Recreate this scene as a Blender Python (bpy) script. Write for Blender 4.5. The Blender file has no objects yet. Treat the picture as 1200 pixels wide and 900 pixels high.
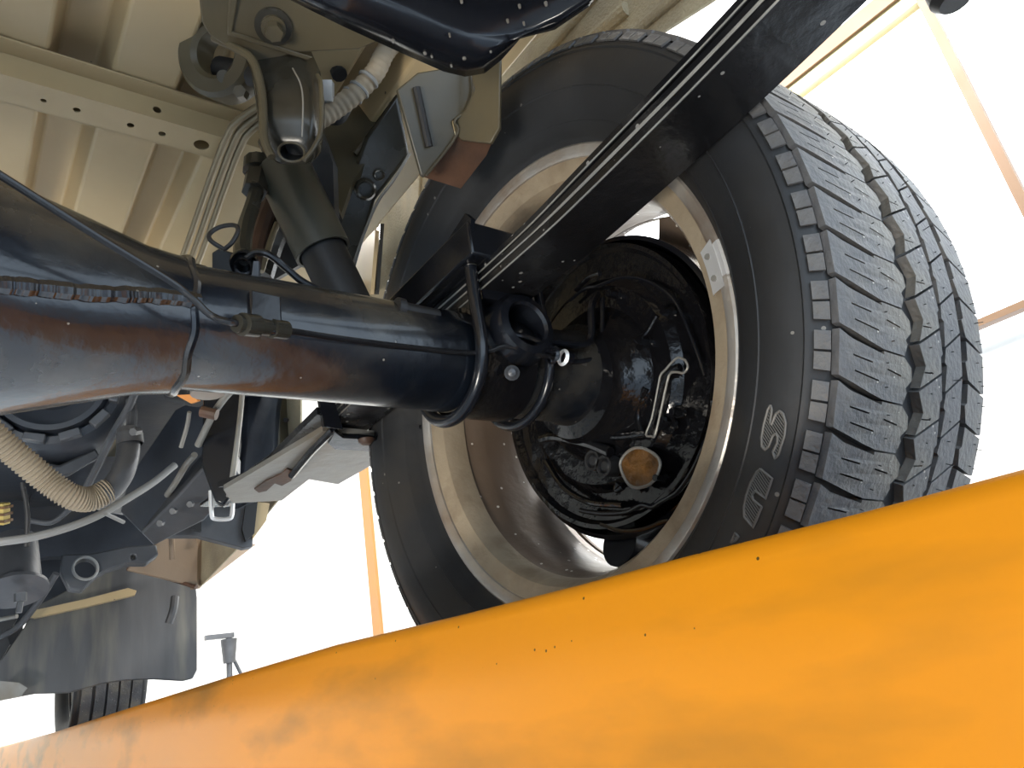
import bpy, bmesh, math, random
from mathutils import Vector, Matrix
from mathutils.geometry import delaunay_2d_cdt
random.seed(7)
sc = bpy.context.scene
PI = math.pi
# ---------------------------------------------------------------- camera
RR = Vector((0.796317, -0.583192, -0.160517)); RD = Vector((0.094787, 0.382405, -0.91912)); RF = Vector((0.597406, 0.716697, 0.359795))
CAM = Vector((-0.404003, -0.437105, -0.229274)); F = 850.82
cd = bpy.data.cameras.new('camera'); cam = bpy.data.objects.new('camera', cd); sc.collection.objects.link(cam)
cd.sensor_fit = 'HORIZONTAL'; cd.sensor_width = 36.0; cd.lens = F/1200*36.0; cd.clip_start = 0.02; cd.clip_end = 200
m4 = Matrix((( RR.x, -RD.x, -RF.x, CAM.x), (RR.y, -RD.y, -RF.y, CAM.y), (RR.z, -RD.z, -RF.z, CAM.z), (0,0,0,1)))
cam.matrix_world = m4; sc.camera = cam
# ---------------------------------------------------------------- world, exposure, added fill lights
w = bpy.data.worlds.new('world'); sc.world = w; w.use_nodes = True
bg = w.node_tree.nodes['Background']; bg.inputs[0].default_value = (0.69, 0.84, 1.0, 1); bg.inputs[1].default_value = 1.75
sc.view_settings.view_transform = 'Standard'; sc.view_settings.look = 'None'
sc.view_settings.gamma = 1.0; sc.view_settings.use_curve_mapping = False
sc.view_settings.exposure = 0.6
def area(name, loc, target, sx, sy, power, col=(1,1,1)):
    l = bpy.data.lights.new(name, 'AREA'); l.shape = 'RECTANGLE'; l.size = sx; l.size_y = sy; l.energy = power; l.color = col
    o = bpy.data.objects.new(name, l); sc.collection.objects.link(o); o.location = loc
    o.rotation_euler = (Vector(target)-Vector(loc)).to_track_quat('-Z', 'Y').to_euler(); return o
area('underside_fill', (-2.4, -1.0, -1.5), (-0.4, 0.2, 0.3), 0.8, 0.4, 40, (1.0, 0.93, 0.82))  # added fill light, out of view, brightens the vehicle underside
area('wall_fill', (1.1, 2.0, 3.3), (3.0, 2.0, 0.8), 5.0, 0.5, 360, (1.0, 0.97, 0.92))  # added light, out of view, lifts the right wall to white
area('wall_fill', (-2.0, 6.5, 3.6), (-1.0, 9.0, 0.5), 4.0, 0.5, 260, (1.0, 0.97, 0.92))  # same kind of added light, whitens the front wall

# ---------------------------------------------------------------- materials
def mat(name, col, rough=0.5, metal=0.0, var=0.15, vs=6.0, speck=None, sk=0.0, ss=90.0, bump=0.15, bs=60.0, col2=None, c2=0.5, s2=3.0, coat=0.0, streak=None, rvar=0.15, sr=.22):
    m = bpy.data.materials.new(name); m.use_nodes = True; nt = m.node_tree; N = nt.nodes; L = nt.links
    b = N['Principled BSDF']; tc = N.new('ShaderNodeTexCoord'); mp = N.new('ShaderNodeMapping'); L.new(tc.outputs['Object'], mp.inputs[0])
    if streak: mp.inputs['Scale'].default_value = streak
    n1 = N.new('ShaderNodeTexNoise'); n1.inputs['Scale'].default_value = vs; n1.inputs['Detail'].default_value = 6; L.new(mp.outputs[0], n1.inputs[0])
    r1 = N.new('ShaderNodeValToRGB'); L.new(n1.outputs[0], r1.inputs[0])
    r1.color_ramp.elements[0].position = .3; r1.color_ramp.elements[1].position = .7
    r1.color_ramp.elements[0].color = tuple(c*(1-var) for c in col)+(1,); r1.color_ramp.elements[1].color = tuple(min(1, c*(1+var)) for c in col)+(1,)
    out = r1.outputs[0]
    def mixin(out, c, scale, thr, soft, src):
        nz = N.new('ShaderNodeTexNoise'); nz.inputs['Scale'].default_value = scale; nz.inputs['Detail'].default_value = 5; L.new(src, nz.inputs[0])
        rp = N.new('ShaderNodeValToRGB'); L.new(nz.outputs[0], rp.inputs[0])
        rp.color_ramp.elements[0].position = max(0, thr-soft); rp.color_ramp.elements[1].position = min(1, thr+soft)
        mx = N.new('ShaderNodeMix'); mx.data_type = 'RGBA'; L.new(rp.outputs[0], mx.inputs[0]); L.new(out, mx.inputs[6]); mx.inputs[7].default_value = tuple(c)+(1,)
        return mx.outputs[2]
    if col2: out = mixin(out, col2, s2, 1-c2, .12, mp.outputs[0])
    if speck:
        v = N.new('ShaderNodeTexVoronoi'); v.inputs['Scale'].default_value = ss; L.new(tc.outputs['Object'], v.inputs[0])
        wn = N.new('ShaderNodeMath'); wn.operation = 'LESS_THAN'; L.new(v.outputs['Distance'], wn.inputs[0]); wn.inputs[1].default_value = sr
        sp = N.new('ShaderNodeSeparateColor'); L.new(v.outputs['Color'], sp.inputs[0])
        lt = N.new('ShaderNodeMath'); lt.operation = 'LESS_THAN'; L.new(sp.outputs[0], lt.inputs[0]); lt.inputs[1].default_value = sk
        mu = N.new('ShaderNodeMath'); mu.operation = 'MULTIPLY'; L.new(wn.outputs[0], mu.inputs[0]); L.new(lt.outputs[0], mu.inputs[1])
        mx = N.new('ShaderNodeMix'); mx.data_type = 'RGBA'; L.new(mu.outputs[0], mx.inputs[0]); L.new(out, mx.inputs[6]); mx.inputs[7].default_value = tuple(speck)+(1,)
        out = mx.outputs[2]
    L.new(out, b.inputs['Base Color'])
    b.inputs['Metallic'].default_value = metal
    mr = N.new('ShaderNodeMapRange'); L.new(n1.outputs[0], mr.inputs[0]); mr.inputs[3].default_value = max(.03, rough-rvar*rough*2); mr.inputs[4].default_value = min(1, rough+rvar*rough*2)
    L.new(mr.outputs[0], b.inputs['Roughness'])
    b.inputs['Coat Weight'].default_value = coat; b.inputs['Coat Roughness'].default_value = .08
    if bump:
        n2 = N.new('ShaderNodeTexNoise'); n2.inputs['Scale'].default_value = bs; n2.inputs['Detail'].default_value = 4; L.new(mp.outputs[0], n2.inputs[0])
        bp = N.new('ShaderNodeBump'); bp.inputs['Strength'].default_value = bump; bp.inputs['Distance'].default_value = .004; L.new(n2.outputs[0], bp.inputs['Height']); L.new(bp.outputs[0], b.inputs['Normal'])
    return m
M = {}
M['orange'] = mat('orange_paint', (.80, .285, .004), .42, var=.07, vs=7, speck=(.10, .05, .01), sk=.10, ss=170, sr=.13, bump=.14, bs=22, col2=(.34, .15, .012), c2=.38, s2=13, coat=.0, streak=(1, .28, 1), rvar=.06)
M['black_paint'] = mat('glossy_black_paint', (.007, .008, .011), .2, var=.3, bump=.12, bs=30)
M['wet_black'] = mat('wet_black_coating', (.005, .005, .006), .13, var=.3, bump=.5, bs=34)
M['axle'] = mat('worn_black_axle_paint', (.005, .007, .011), .25, var=.45, vs=12, bump=.25, bs=55, col2=(.055, .050, .041), c2=.40, s2=13, coat=.45, speck=(.2, .18, .15), sk=.01, ss=260)
M['spring'] = mat('spring_black_paint', (.008, .008, .009), .26, var=.4, vs=14, bump=.3, bs=50, speck=(.25, .24, .22), sk=.10, ss=140, col2=(.03, .03, .03), c2=.4, s2=9)
M['dusty_black'] = mat('dusty_black_steel', (.028, .025, .018), .26, var=.4, vs=8, bump=.15, bs=30, speck=(.5, .48, .42), sk=.05, ss=60, col2=(.10, .095, .075), c2=.35, s2=6)
M['olive'] = mat('dusty_olive_steel', (.088, .070, .038), .38, var=.2, vs=10, bump=.12, col2=(.05, .047, .036), c2=.42, s2=7)
M['shock'] = mat('shock_body_paint', (.045, .045, .034), .38, var=.2, vs=10, bump=.06)
M['beige'] = mat('beige_underbody_paint', (.50, .375, .205), .38, var=.07, vs=7, bump=.06, bs=45, speck=(.12, .09, .06), sk=.01, ss=80, col2=(.40, .295, .155), c2=.4, s2=4, rvar=.05)
M['under'] = mat('beige_undercoat', (.44, .375, .25), .75, var=.1, vs=14, bump=.9, bs=260, col2=(.27, .22, .15), c2=.38, s2=5)
M['tyre'] = mat('tyre_sidewall_rubber', (.020, .021, .023), .55, var=.3, vs=10, bump=.12, bs=80, col2=(.045, .038, .03), c2=.38, s2=8, speck=(.2, .19, .17), sk=.02, ss=160)
M['tread'] = mat('tyre_tread_rubber', (.088, .089, .094), .5, var=.22, vs=30, bump=.35, bs=220, col2=(.17, .155, .125), c2=.42, s2=14, speck=(.45, .43, .38), sk=.07, ss=260)
M['rubber'] = mat('black_rubber', (.016, .016, .017), .5, var=.2, bump=.1)
M['letter'] = mat('raised_letter_rubber', (.13, .125, .115), .5, var=.2, bump=.1)
M['rim'] = mat('brown_rim_paint', (.20, .145, .105), .42, metal=.2, var=.15, vs=9, bump=.15, bs=90, speck=(.8, .76, .68), sk=.12, ss=150, col2=(.12, .085, .065), c2=.42, s2=11)
M['rimlip'] = mat('tan_rim_flange', (.42, .34, .24), .45, metal=.25, var=.12, vs=20, bump=.2, bs=160, col2=(.28, .21, .14), c2=.40, s2=24)
M['lip_edge'] = mat('silver_rim_edge', (.55, .52, .48), .33, metal=.6, var=.15, vs=26, bump=.2, bs=120, col2=(.36, .27, .2), c2=.40, s2=18)
M['silver'] = mat('bright_zinc', (.80, .80, .80), .35, metal=.45, var=.1, bump=.1)
M['pipe'] = mat('black_pipe_coating', (.010, .010, .011), .22, var=.2, bump=.05)
M['bronze'] = mat('bronze_pipe', (.27, .215, .13), .35, metal=.35, var=.15, bump=.05)
M['rust'] = mat('rusty_steel', (.11, .055, .032), .55, var=.35, vs=20, bump=.3, col2=(.04, .028, .022), c2=.4, s2=14)
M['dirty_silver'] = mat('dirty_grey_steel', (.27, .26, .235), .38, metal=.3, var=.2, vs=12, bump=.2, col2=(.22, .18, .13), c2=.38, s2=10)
M['hose'] = mat('tan_corrugated_hose', (.34, .28, .20), .6, var=.15, bump=.2, bs=90)
M['greyhose'] = mat('grey_hose', (.28, .28, .27), .5, var=.1, bump=.1)
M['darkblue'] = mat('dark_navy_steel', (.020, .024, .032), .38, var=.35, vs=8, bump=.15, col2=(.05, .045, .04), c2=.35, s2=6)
M['greymetal'] = mat('grey_cast_metal', (.085, .088, .095), .4, metal=.3, var=.25, vs=10, bump=.2, bs=70)
M['flap'] = mat('grey_mudflap_rubber', (.075, .075, .077), .5, var=.25, vs=4, bump=.08, bs=20, col2=(.19, .175, .14), c2=.36, s2=3, streak=(4, 1, .6))
M['liner'] = mat('brown_wheel_liner', (.27, .195, .13), .55, var=.12, bump=.15)
M['amber'] = mat('amber_lens', (.75, .28, .05), .3, var=.05, bump=0)
M['brass'] = mat('oily_brown_wax', (.13, .055, .008), .45, var=.6, vs=60, bump=1.0, bs=90)
M['white_wall'] = mat('white_wall_paint', (.88, .87, .84), .7, var=.02, bump=.03)
M['grey_wall'] = mat('grey_wall_paint', (.42, .42, .40), .8, var=.04, bump=.03)
M['tan_trim'] = mat('tan_door_trim', (.42, .20, .06), .5, var=.05, bump=.03)
M['cream_trim'] = mat('cream_window_frame', (.50, .42, .22), .45, var=.04, bump=0)
M['pink_trim'] = mat('pinkish_wood_trim', (.19, .11, .06), .5, var=.05, bump=.03)
M['concrete'] = mat('workshop_concrete', (.42, .49, .58), .22, var=.08, vs=2, bump=.05)
M['panel_white'] = mat('pale_door_panel', (.86, .83, .74), .5, var=.02, bump=0)
M['blue_plastic'] = mat('pale_blue_plastic', (.35, .55, .65), .5, var=.05, bump=0)
M['yellow'] = mat('yellow_connector', (.55, .42, .12), .45, var=.1, bump=.05)
g = bpy.data.materials.new('daylit_glass'); g.use_nodes = True; gb = g.node_tree.nodes['Principled BSDF']
gb.inputs['Base Color'].default_value = (.9, .95, 1, 1); gb.inputs['Roughness'].default_value = .1
gb.inputs['Emission Color'].default_value = (.95, .98, 1, 1); gb.inputs['Emission Strength'].default_value = 1.2; M['glass'] = g

# ---------------------------------------------------------------- helpers
def V(*a): return Vector(a)
def P(px, py, **k):
    """a point of the place given by its sight line and one world coordinate (x/y/z) or its depth d"""
    d = RR*((px-600)/F) + RD*((py-450)/F) + RF
    ax, v = list(k.items())[0]
    if ax == 'd': return CAM + d*v
    i = 'xyz'.index(ax); return CAM + d*((v-CAM[i])/d[i])
def PP(px, py, p0, n):
    d = RR*((px-600)/F) + RD*((py-450)/F) + RF
    return CAM + d*((p0-CAM).dot(n)/d.dot(n))
def SZ(px, p): return px*(p-CAM).dot(RF)/F
def obj(name, bm, m, parent=None, ang=35, bev=0.0, seg=2):
    bmesh.ops.recalc_face_normals(bm, faces=bm.faces[:])
    me = bpy.data.meshes.new(name)
    for f in bm.faces: f.smooth = True
    for e in bm.edges:
        if len(e.link_faces) == 2 and e.calc_face_angle(0) > math.radians(ang): e.smooth = False
    bm.to_mesh(me); bm.free(); me.materials.append(M[m] if isinstance(m, str) else m)
    o = bpy.data.objects.new(name, me); sc.collection.objects.link(o)
    if parent is not None: o.parent = parent; o.matrix_parent_inverse = parent.matrix_world.inverted() if False else Matrix.Translation(-Vector(parent.location)) if parent.type == 'EMPTY' else Matrix.Identity(4)
    if bev:
        b = o.modifiers.new('bevel', 'BEVEL'); b.width = bev; b.segments = seg; b.limit_method = 'ANGLE'; b.angle_limit = math.radians(40); b.harden_normals = False
    return o
def tag(o, label, cat=None, group=None, kind=None):
    if label: o['label'] = label
    if cat: o['category'] = cat
    if group: o['group'] = group
    if kind: o['kind'] = kind
    return o
def thing(name, label, cat, loc=(0, 0, 0), group=None):
    o = bpy.data.objects.new(name, None); sc.collection.objects.link(o); o.location = loc; o.empty_display_size = .02
    return tag(o, label, cat, group)
def frame(d):
    d = d.normalized(); a = V(0, 0, 1) if abs(d.z) < .9 else V(1, 0, 0)
    u = d.cross(a).normalized(); return u, d.cross(u).normalized()
def smooth(pts, n=8):
    out = []
    q = [pts[0]*2-pts[1]]+list(pts)+[pts[-1]*2-pts[-2]]
    for i in range(1, len(q)-2):
        a, b, c, d = q[i-1:i+3]
        for k in range(n):
            t = k/n; out.append(.5*((2*b)+(c-a)*t+(2*a-5*b+4*c-d)*t*t+(3*b-a-3*c+d)*t**3))
    out.append(pts[-1]); return out
def tube(bm, pts, r, sides=10, sm=8, caps=True, rf=None):
    if sm and len(pts) > 2: pts = smooth(pts, sm)
    rings = []; u = None
    for i, p in enumerate(pts):
        d = (pts[min(i+1, len(pts)-1)]-pts[max(i-1, 0)]).normalized()
        if u is None: u, _ = frame(d)
        u = (u-d*u.dot(d)).normalized(); v = d.cross(u)
        rr = rf(i, len(pts)) if rf else r
        rings.append([bm.verts.new(p+(u*math.cos(2*PI*k/sides)+v*math.sin(2*PI*k/sides))*rr) for k in range(sides)])
    for a, b in zip(rings, rings[1:]):
        for k in range(sides): bm.faces.new((a[k], a[(k+1) % sides], b[(k+1) % sides], b[k]))
    if caps:
        bm.faces.new(rings[0][::-1]); bm.faces.new(rings[-1])
    return bm
def cyl(bm, a, b, r, r2=None, sides=24): 
    return tube(bm, [a, b], r, sides, 0, True, (lambda i, n: r if i == 0 else (r if r2 is None else r2)))
def lathe(bm, prof, origin, axis, seg=64, closed=False, a0=0, a1=2*PI, ref=None):
    """prof: (height along axis, radius)"""
    ax = axis.normalized()
    if ref is None: u, v = frame(ax)
    else: u = ref.normalized(); v = ax.cross(u)
    full = abs(a1-a0-2*PI) < 1e-6; n = seg if full else seg+1
    rings = []
    for h, r in prof:
        rings.append([bm.verts.new(origin+ax*h+(u*math.cos(a0+(a1-a0)*k/seg)+v*math.sin(a0+(a1-a0)*k/seg))*r) for k in range(n)])
    pr = list(zip(rings, rings[1:]))
    if closed: pr.append((rings[-1], rings[0]))
    for a, b in pr:
        for k in range(n if full else n-1): bm.faces.new((a[k], a[(k+1) % n], b[(k+1) % n], b[k]))
    if not closed:
        for ring, (h, r) in ((rings[0], prof[0]), (rings[-1], prof[-1])):
            if r > 1e-5 and full: pass
    return bm
def disc(bm, c, ax, r, seg=32):
    u, v = frame(ax); bm.faces.new([bm.verts.new(c+(u*math.cos(2*PI*k/seg)+v*math.sin(2*PI*k/seg))*r) for k in range(seg)])
def box(bm, x0, x1, y0, y1, z0, z1):
    vs = [bm.verts.new((x, y, z)) for x in (x0, x1) for y in (y0, y1) for z in (z0, z1)]
    for f in ((0, 1, 3, 2), (4, 6, 7, 5), (0, 4, 5, 1), (2, 3, 7, 6), (0, 2, 6, 4), (1, 5, 7, 3)): bm.faces.new([vs[i] for i in f])
    return bm
def obox(bm, c, u, v, n, a, b, d):
    """box centred c, half sizes a,b,d along u,v,n"""
    vs = [bm.verts.new(c+u*a*i+v*b*j+n*d*k) for i in (-1, 1) for j in (-1, 1) for k in (-1, 1)]
    for f in ((0, 1, 3, 2), (4, 6, 7, 5), (0, 4, 5, 1), (2, 3, 7, 6), (0, 2, 6, 4), (1, 5, 7, 3)): bm.faces.new([vs[i] for i in f])
    return bm
def prism(bm, outer, holes, h0, h1, fn):
    """outer/holes: 2D loops; fn(u, v, h) -> 3D. A plate with real holes."""
    if not holes:
        a = [bm.verts.new(fn(p[0], p[1], h0)) for p in outer]; b = [bm.verts.new(fn(p[0], p[1], h1)) for p in outer]
        n = len(outer)
        bm.faces.new(a[::-1]); bm.faces.new(b)
        for i in range(n): bm.faces.new((a[i], a[(i+1) % n], b[(i+1) % n], b[i]))
        return bm
    vs = []; loops = []; es = []
    for lp in [outer]+holes:
        s = len(vs); vs += [Vector(p[:2]) for p in lp]; n = len(lp); es += [(s+i, s+(i+1) % n) for i in range(n)]; loops.append((s, n))
    r = delaunay_2d_cdt(vs, es, [], 0, 1e-9)
    ov, oe, of = r[0], r[1], r[2]
    def inside(p, lp):
        c = False; n = len(lp)
        for i in range(n):
            x1, y1 = lp[i][:2]; x2, y2 = lp[(i+1) % n][:2]
            if (y1 > p[1]) != (y2 > p[1]) and p[0] < (x2-x1)*(p[1]-y1)/(y2-y1)+x1: c = not c
        return c
    A = [bm.verts.new(fn(p[0], p[1], h0)) for p in ov]; B = [bm.verts.new(fn(p[0], p[1], h1)) for p in ov]
    ec = {}
    for f in of:
        c = sum((ov[i] for i in f), Vector((0, 0)))/len(f)
        if not inside(c, outer) or any(inside(c, h) for h in holes): continue
        bm.faces.new([A[i] for i in f][::-1]); bm.faces.new([B[i] for i in f])
        for i in range(len(f)):
            k = (f[i], f[(i+1) % len(f)]); ec[tuple(sorted(k))] = ec.get(tuple(sorted(k)), 0)+1
    for (i, j), c in ec.items():
        if c == 1: bm.faces.new((A[i], A[j], B[j], B[i]))
    return bm
def circ(cx, cy, rx, ry=None, n=20, rot=0):
    ry = ry or rx
    return [(cx+rx*math.cos(2*PI*k/n)*math.cos(rot)-ry*math.sin(2*PI*k/n)*math.sin(rot), cy+rx*math.cos(2*PI*k/n)*math.sin(rot)+ry*math.sin(2*PI*k/n)*math.cos(rot)) for k in range(n)]
def plane_fn(p0, n, away=True):
    """map (px, py, h) on the world plane (p0, n); h grows away from the camera side"""
    n = n.normalized()
    if (CAM-p0).dot(n) > 0: n = -n
    return lambda a, b, h: PP(a, b, p0, n)+n*h
def sheet(name, m, pts, p0, n, th, parent=None, holes=None, bev=0.0):
    bm = bmesh.new(); prism(bm, pts, holes or [], 0, th, plane_fn(p0, n)); return obj(name, bm, m, parent, bev=bev)
def bolt(bm, c, ax, r, h, washer=0.0):
    if washer: cyl(bm, c, c+ax*h*.25, washer)
    cyl(bm, c+ax*h*.2, c+ax*h, r, sides=6)
def pt(t):  # (px, py, depth) or (px, py, 'z', value)
    return P(t[0], t[1], d=t[2]) if len(t) == 3 else P(t[0], t[1], **{t[2]: t[3]})
def pipe(name, m, pts, r, parent=None, sides=10, sm=8, rf=None):
    bm = bmesh.new(); tube(bm, [pt(t) for t in pts], r, sides, sm, True, rf); return obj(name, bm, m, parent)
X = V(1, 0, 0); Y = V(0, 1, 0); Z = V(0, 0, 1)

# ================================================================ SETTING
WX = 3.0
def struct(name, bm, m): return tag(obj(name, bm, m), None, kind='structure')
struct('floor', box(bmesh.new(), -9, 9, -9, 10, -1.85, -1.75), 'concrete')
struct('wall_right', box(bmesh.new(), WX, WX+.15, -3, 10, -1.75, 4.2), 'white_wall')
struct('wall_front', box(bmesh.new(), -9, WX, 9.0, 9.15, -1.75, 4.2), 'white_wall')
struct('wall_left', box(bmesh.new(), -7.15, -7, -5, 10, -1.75, 4.2), 'grey_wall')
struct('ceiling', box(bmesh.new(), -7, WX, -5, 10, 4.2, 4.35), 'grey_wall')
# tan door post far on the right wall
a = P(428, 535, x=WX); b = P(444, 655, x=WX)
struct('trim_1', box(bmesh.new(), WX-.03, WX, a.y-.05, a.y+.12, -1.75, 3.4), 'tan_trim')
# window with cream frame on the right wall
y0 = .20; y1 = .72
c1 = P(1088, 8, x=WX); c2 = P(950, 92, x=WX)
zt = 2.34
win = tag(obj('window_1', box(bmesh.new(), WX-.02, WX-.012, -1.9, 2.2, zt-1.62, zt-.04), 'glass'), None, kind='structure')
obj('window_head', box(bmesh.new(), WX-.05, WX, -1.9, 2.2, zt-.02, zt+.055), 'cream_trim', win)
obj('window_casing', box(bmesh.new(), WX-.07, WX, -1.9, 2.2, zt+.055, zt+.14), 'pink_trim', win)
obj('mullion', box(bmesh.new(), WX-.06, WX, .165, .205, zt-1.55, zt), 'pink_trim', win)
obj('window_sill', box(bmesh.new(), WX-.08, WX, -1.9, 2.2, zt-1.575, zt-1.545), 'pink_trim', win)
# faint sectional door panel low on the front wall
for k, (xa, xb) in enumerate(((-3.2, -1.98), (-1.95, -.7))):
    struct('door_%d' % (k+1), box(bmesh.new(), xa, xb, 8.95, 9.0, -1.75, 1.35), 'panel_white')
# stand seen far behind
st = thing('tool_stand', 'faint grey tool stand with drooping hose beyond the mudflap', 'stand', P(268, 800, y=6.5)*1.0)
b0 = P(268, 742, y=6.5); 
bm = bmesh.new(); cyl(bm, V(b0.x, 6.5, -1.75), V(b0.x, 6.5, b0.z-.03), .025); cyl(bm, V(b0.x, 6.5, b0.z-.25), V(b0.x, 6.5, b0.z-.05), .05, .07); obj('pole', bm, 'greymetal', st)
obj('arm', obox(bmesh.new(), b0+V(-.08, 0, -.02), X, Y, Z, .12, .03, .02), 'greymetal', st)
bm = bmesh.new(); tube(bm, [b0+V(.03, 0, -.2), b0+V(.14, 0, -.5), b0+V(.12, 0, -.9), b0+V(-.02, 0, -1.1)], .015); obj('hose', bm, 'greymetal', st)
obj('basin', obox(bmesh.new(), V(b0.x-.26, 6.5, b0.z-.75), X, Y, Z, .16, .12, .16), 'blue_plastic', st)
bm = bmesh.new(); cyl(bm, V(b0.x-.3, 6.5, -1.75), V(b0.x-.3, 6.5, b0.z-.9), .03); obj('leg', bm, 'greymetal', st)

# ================================================================ LIFT RUNWAY (orange)
run = thing('lift_runway', 'orange painted steel lift runway with scuffed side under the wheel', 'car lift', (-.15, 0, -.4))
edge = [P(a, b, x=-.145) for a, b in ((0, 878), (60, 859), (140, 833), (260, 795), (390, 756), (540, 720), (670, 687), (800, 652), (1000, 602), (1200, 548))]
ys = [2.9, 2.0, 1.5, 1.0, .6, .3, .1] ; edge = [e for e in edge if e.y < 3.4]
edge = [V(-.145, 6.5, edge[0].z+.012), V(-.145, 3.4, edge[0].z+.004)]+edge+[V(-.145, -.5, edge[-1].z-.005), V(-.145, -.9, edge[-1].z-.014), V(-.145, -1.6, edge[-1].z-.03)]
prof = [(.010, -.004), (.004, 0), (0, -.002), (-.002, -.008), (-.006, -.022), (-.009, -.034), (-.0105, -.046), (-.0108, -.06), (-.011, -.10), (-.011, -.135), (.05, -.137), (.05, -.131), (-.003, -.128), (-.003, -.06), (.004, -.02)]
bm = bmesh.new(); rings = [[bm.verts.new((e.x+a, e.y, e.z+b)) for a, b in prof] for e in edge]
for r0, r1 in zip(rings, rings[1:]):
    for k in range(len(prof)): bm.faces.new((r0[k], r0[(k+1) % len(prof)], r1[(k+1) % len(prof)], r1[k]))
bm.faces.new(rings[0]); bm.faces.new(rings[-1][::-1]); obj('side_flange', bm, 'orange', run, ang=50)
obj('tread_plate', box(bmesh.new(), -.150, .33, -1.6, 3.4, -.297, -.291), 'greymetal', run)

# ================================================================ WHEEL
wheel = thing('wheel_assembly', 'black studded-looking all-terrain tyre on a brown steel rim, nearest wheel above the orange runway', 'wheel', (.065, 0, 0))
wheel['label'] = 'large rear wheel with chunky black tyre on brown steel rim behind the leaf spring'
RT = .287; XC = .0675
def crown(x): return RT-.004*((x-XC)/.0975)**4
tp = [(.012, .190), (-.001, .192), (-.002, .200), (-.012, .2075), (-.022, .214), (-.0235, .2155), (-.028, .221), (-.0345, .232), (-.0385, .243), (-.040, .252), (-.0385, .261), (-.0365, .2665), (-.0375, .268), (-.0362, .2705), (-.0345, .2715), (-.031, .277), (-.024, .2785)]
tp += [(.0, .2800), (.03, .2805), (XC, .281)]
tp += [(2*XC-x, r) for x, r in tp[:-1]][::-1]
tyre = obj('tyre', lathe(bmesh.new(), tp, V(0, 0, 0), X, 176, closed=True, ref=Y), 'tyre', wheel, ang=50)
NP = 62; pitch = 2*PI*RT/NP
def tread_fn(k):
    # u = x, v in pitch units, h = height above the groove floor (0..1)
    def fn(u, v, h):
        a = PI+(k+v)*2*PI/NP; top = crown(u); r = .279+(top-.279)*h
        return V(u, r*math.cos(a), r*math.sin(a)*1.0*-1 if False else -r*math.sin(a)*-1)
    return fn
def pad_fn(k):
    def fn(u, v, h):   # u 0..1 along the shoulder slope
        a = PI+(k+v)*2*PI/NP; x = -.0362+u*.0062; r = .2712+u*.0095
        n = (-.85, .5); return V(x+n[0]*.0018*(h-.4), (r+n[1]*.0018*(h-.4))*math.cos(a), (r+n[1]*.0018*(h-.4))*math.sin(a))
    return fn
def slit(u0, v0, u1, v1, t=.035):
    return [(u0, v0-t/2), (u1, v1-t/2), (u1, v1+t/2), (u0, v0+t/2)]
def dens(lp, n=3):
    out = []
    for i in range(len(lp)):
        a, b = lp[i], lp[(i+1) % len(lp)]
        for k in range(n): out.append((a[0]+(b[0]-a[0])*k/n, a[1]+(b[1]-a[1])*k/n))
    return out
shoulder = [(-.0285, .10), (-.018, .25), (.014, .44), (.014, .375), (.038, .41), (.0465, .60), (.0475, .85), (.040, 1.03), (.042, 1.12), (.038, 1.37), (.014, 1.335), (-.0, 1.24), (-.016, 1.10), (-.0285, .99)]
sh_holes = [slit(-.017, .56, .002, .64), slit(-.015, .86, .009, .98), slit(.018, .72, .034, .80)]
centre = [(.0575, .05), (.0655, .48), (.0585, .97), (.0875, .54), (.0870, .20), (.0895, .12), (.0875, -.40)]
cen_holes = [slit(.064, .62, .076, .60, .03)]
middle = [(.0945, -.02), (.0925, .30), (.0955, .36), (.0935, .94), (.1190, .50), (.1190, -.44)]
outer = [(.1285, -.35), (.1285, .10), (.1250, .16), (.1290, .56), (.1590, .80), (.1630, .78), (.1630, -.12), (.1590, -.14)]
proto = {}
def ring_of(name, maker, n, mname='tread'):
    for k in range(n):
        if k == 0:
            bm = bmesh.new(); maker(bm); o = obj(name, bm, mname, tyre, ang=30); first = o
            # stored in the frame of pitch 0: turned about the axle for the others
        else:
            o = first.copy(); sc.collection.objects.link(o); o.parent = tyre
            o.rotation_euler = (k*2*PI/NP, 0, 0)
ring_of('tread_block', lambda bm: prism(bm, shoulder, sh_holes, 0, 1, tread_fn(0)), NP)
ring_of('centre_block', lambda bm: prism(bm, centre, cen_holes, 0, 1, tread_fn(0)), NP)
ring_of('middle_block', lambda bm: prism(bm, middle, [], 0, 1, tread_fn(0)), NP)
ring_of('outer_block', lambda bm: prism(bm, outer, [], 0, 1, tread_fn(0)), NP)
ring_of('shoulder_pad', lambda bm: (prism(bm, [(.12, .12), (.88, .15), (.88, .52), (.12, .50)], [], 0, 1, pad_fn(0)), prism(bm, [(.12, .55), (.88, .57), (.88, .93), (.12, .90)], [], 0, 1, pad_fn(0))), NP)
# fine concentric and knurled ribs of the sidewall
for r, x in ((.2155, -.0232), (.2385, -.0370)):
    obj('sidewall_rib', lathe(bmesh.new(), [(x+.0006, r-.0012), (x-.0007, r), (x+.0002, r+.0012)], V(0, 0, 0), X, 160, ref=Y), 'tyre', tyre)
# vent hairs
bm = bmesh.new()
for k in range(NP*2):
    for u in (.02, .072, .106, .150, .158):
        a = PI+(k+.3*random.random())*PI/NP; r = crown(u)-.001; q = V(u+random.uniform(-.004, .004), r*math.cos(a), r*math.sin(a)); L_ = random.choice((.001, .0015, .001, .0045 if u > .1 else .0015))
        d = V(random.uniform(-.3, .3), math.cos(a), math.sin(a)).normalized()
        tube(bm, [q, q+d*(L_+.001)], .00035, 3, 0)
tag(obj('vent_hair', bm, 'rubber', tyre), None, kind='stuff')
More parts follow.
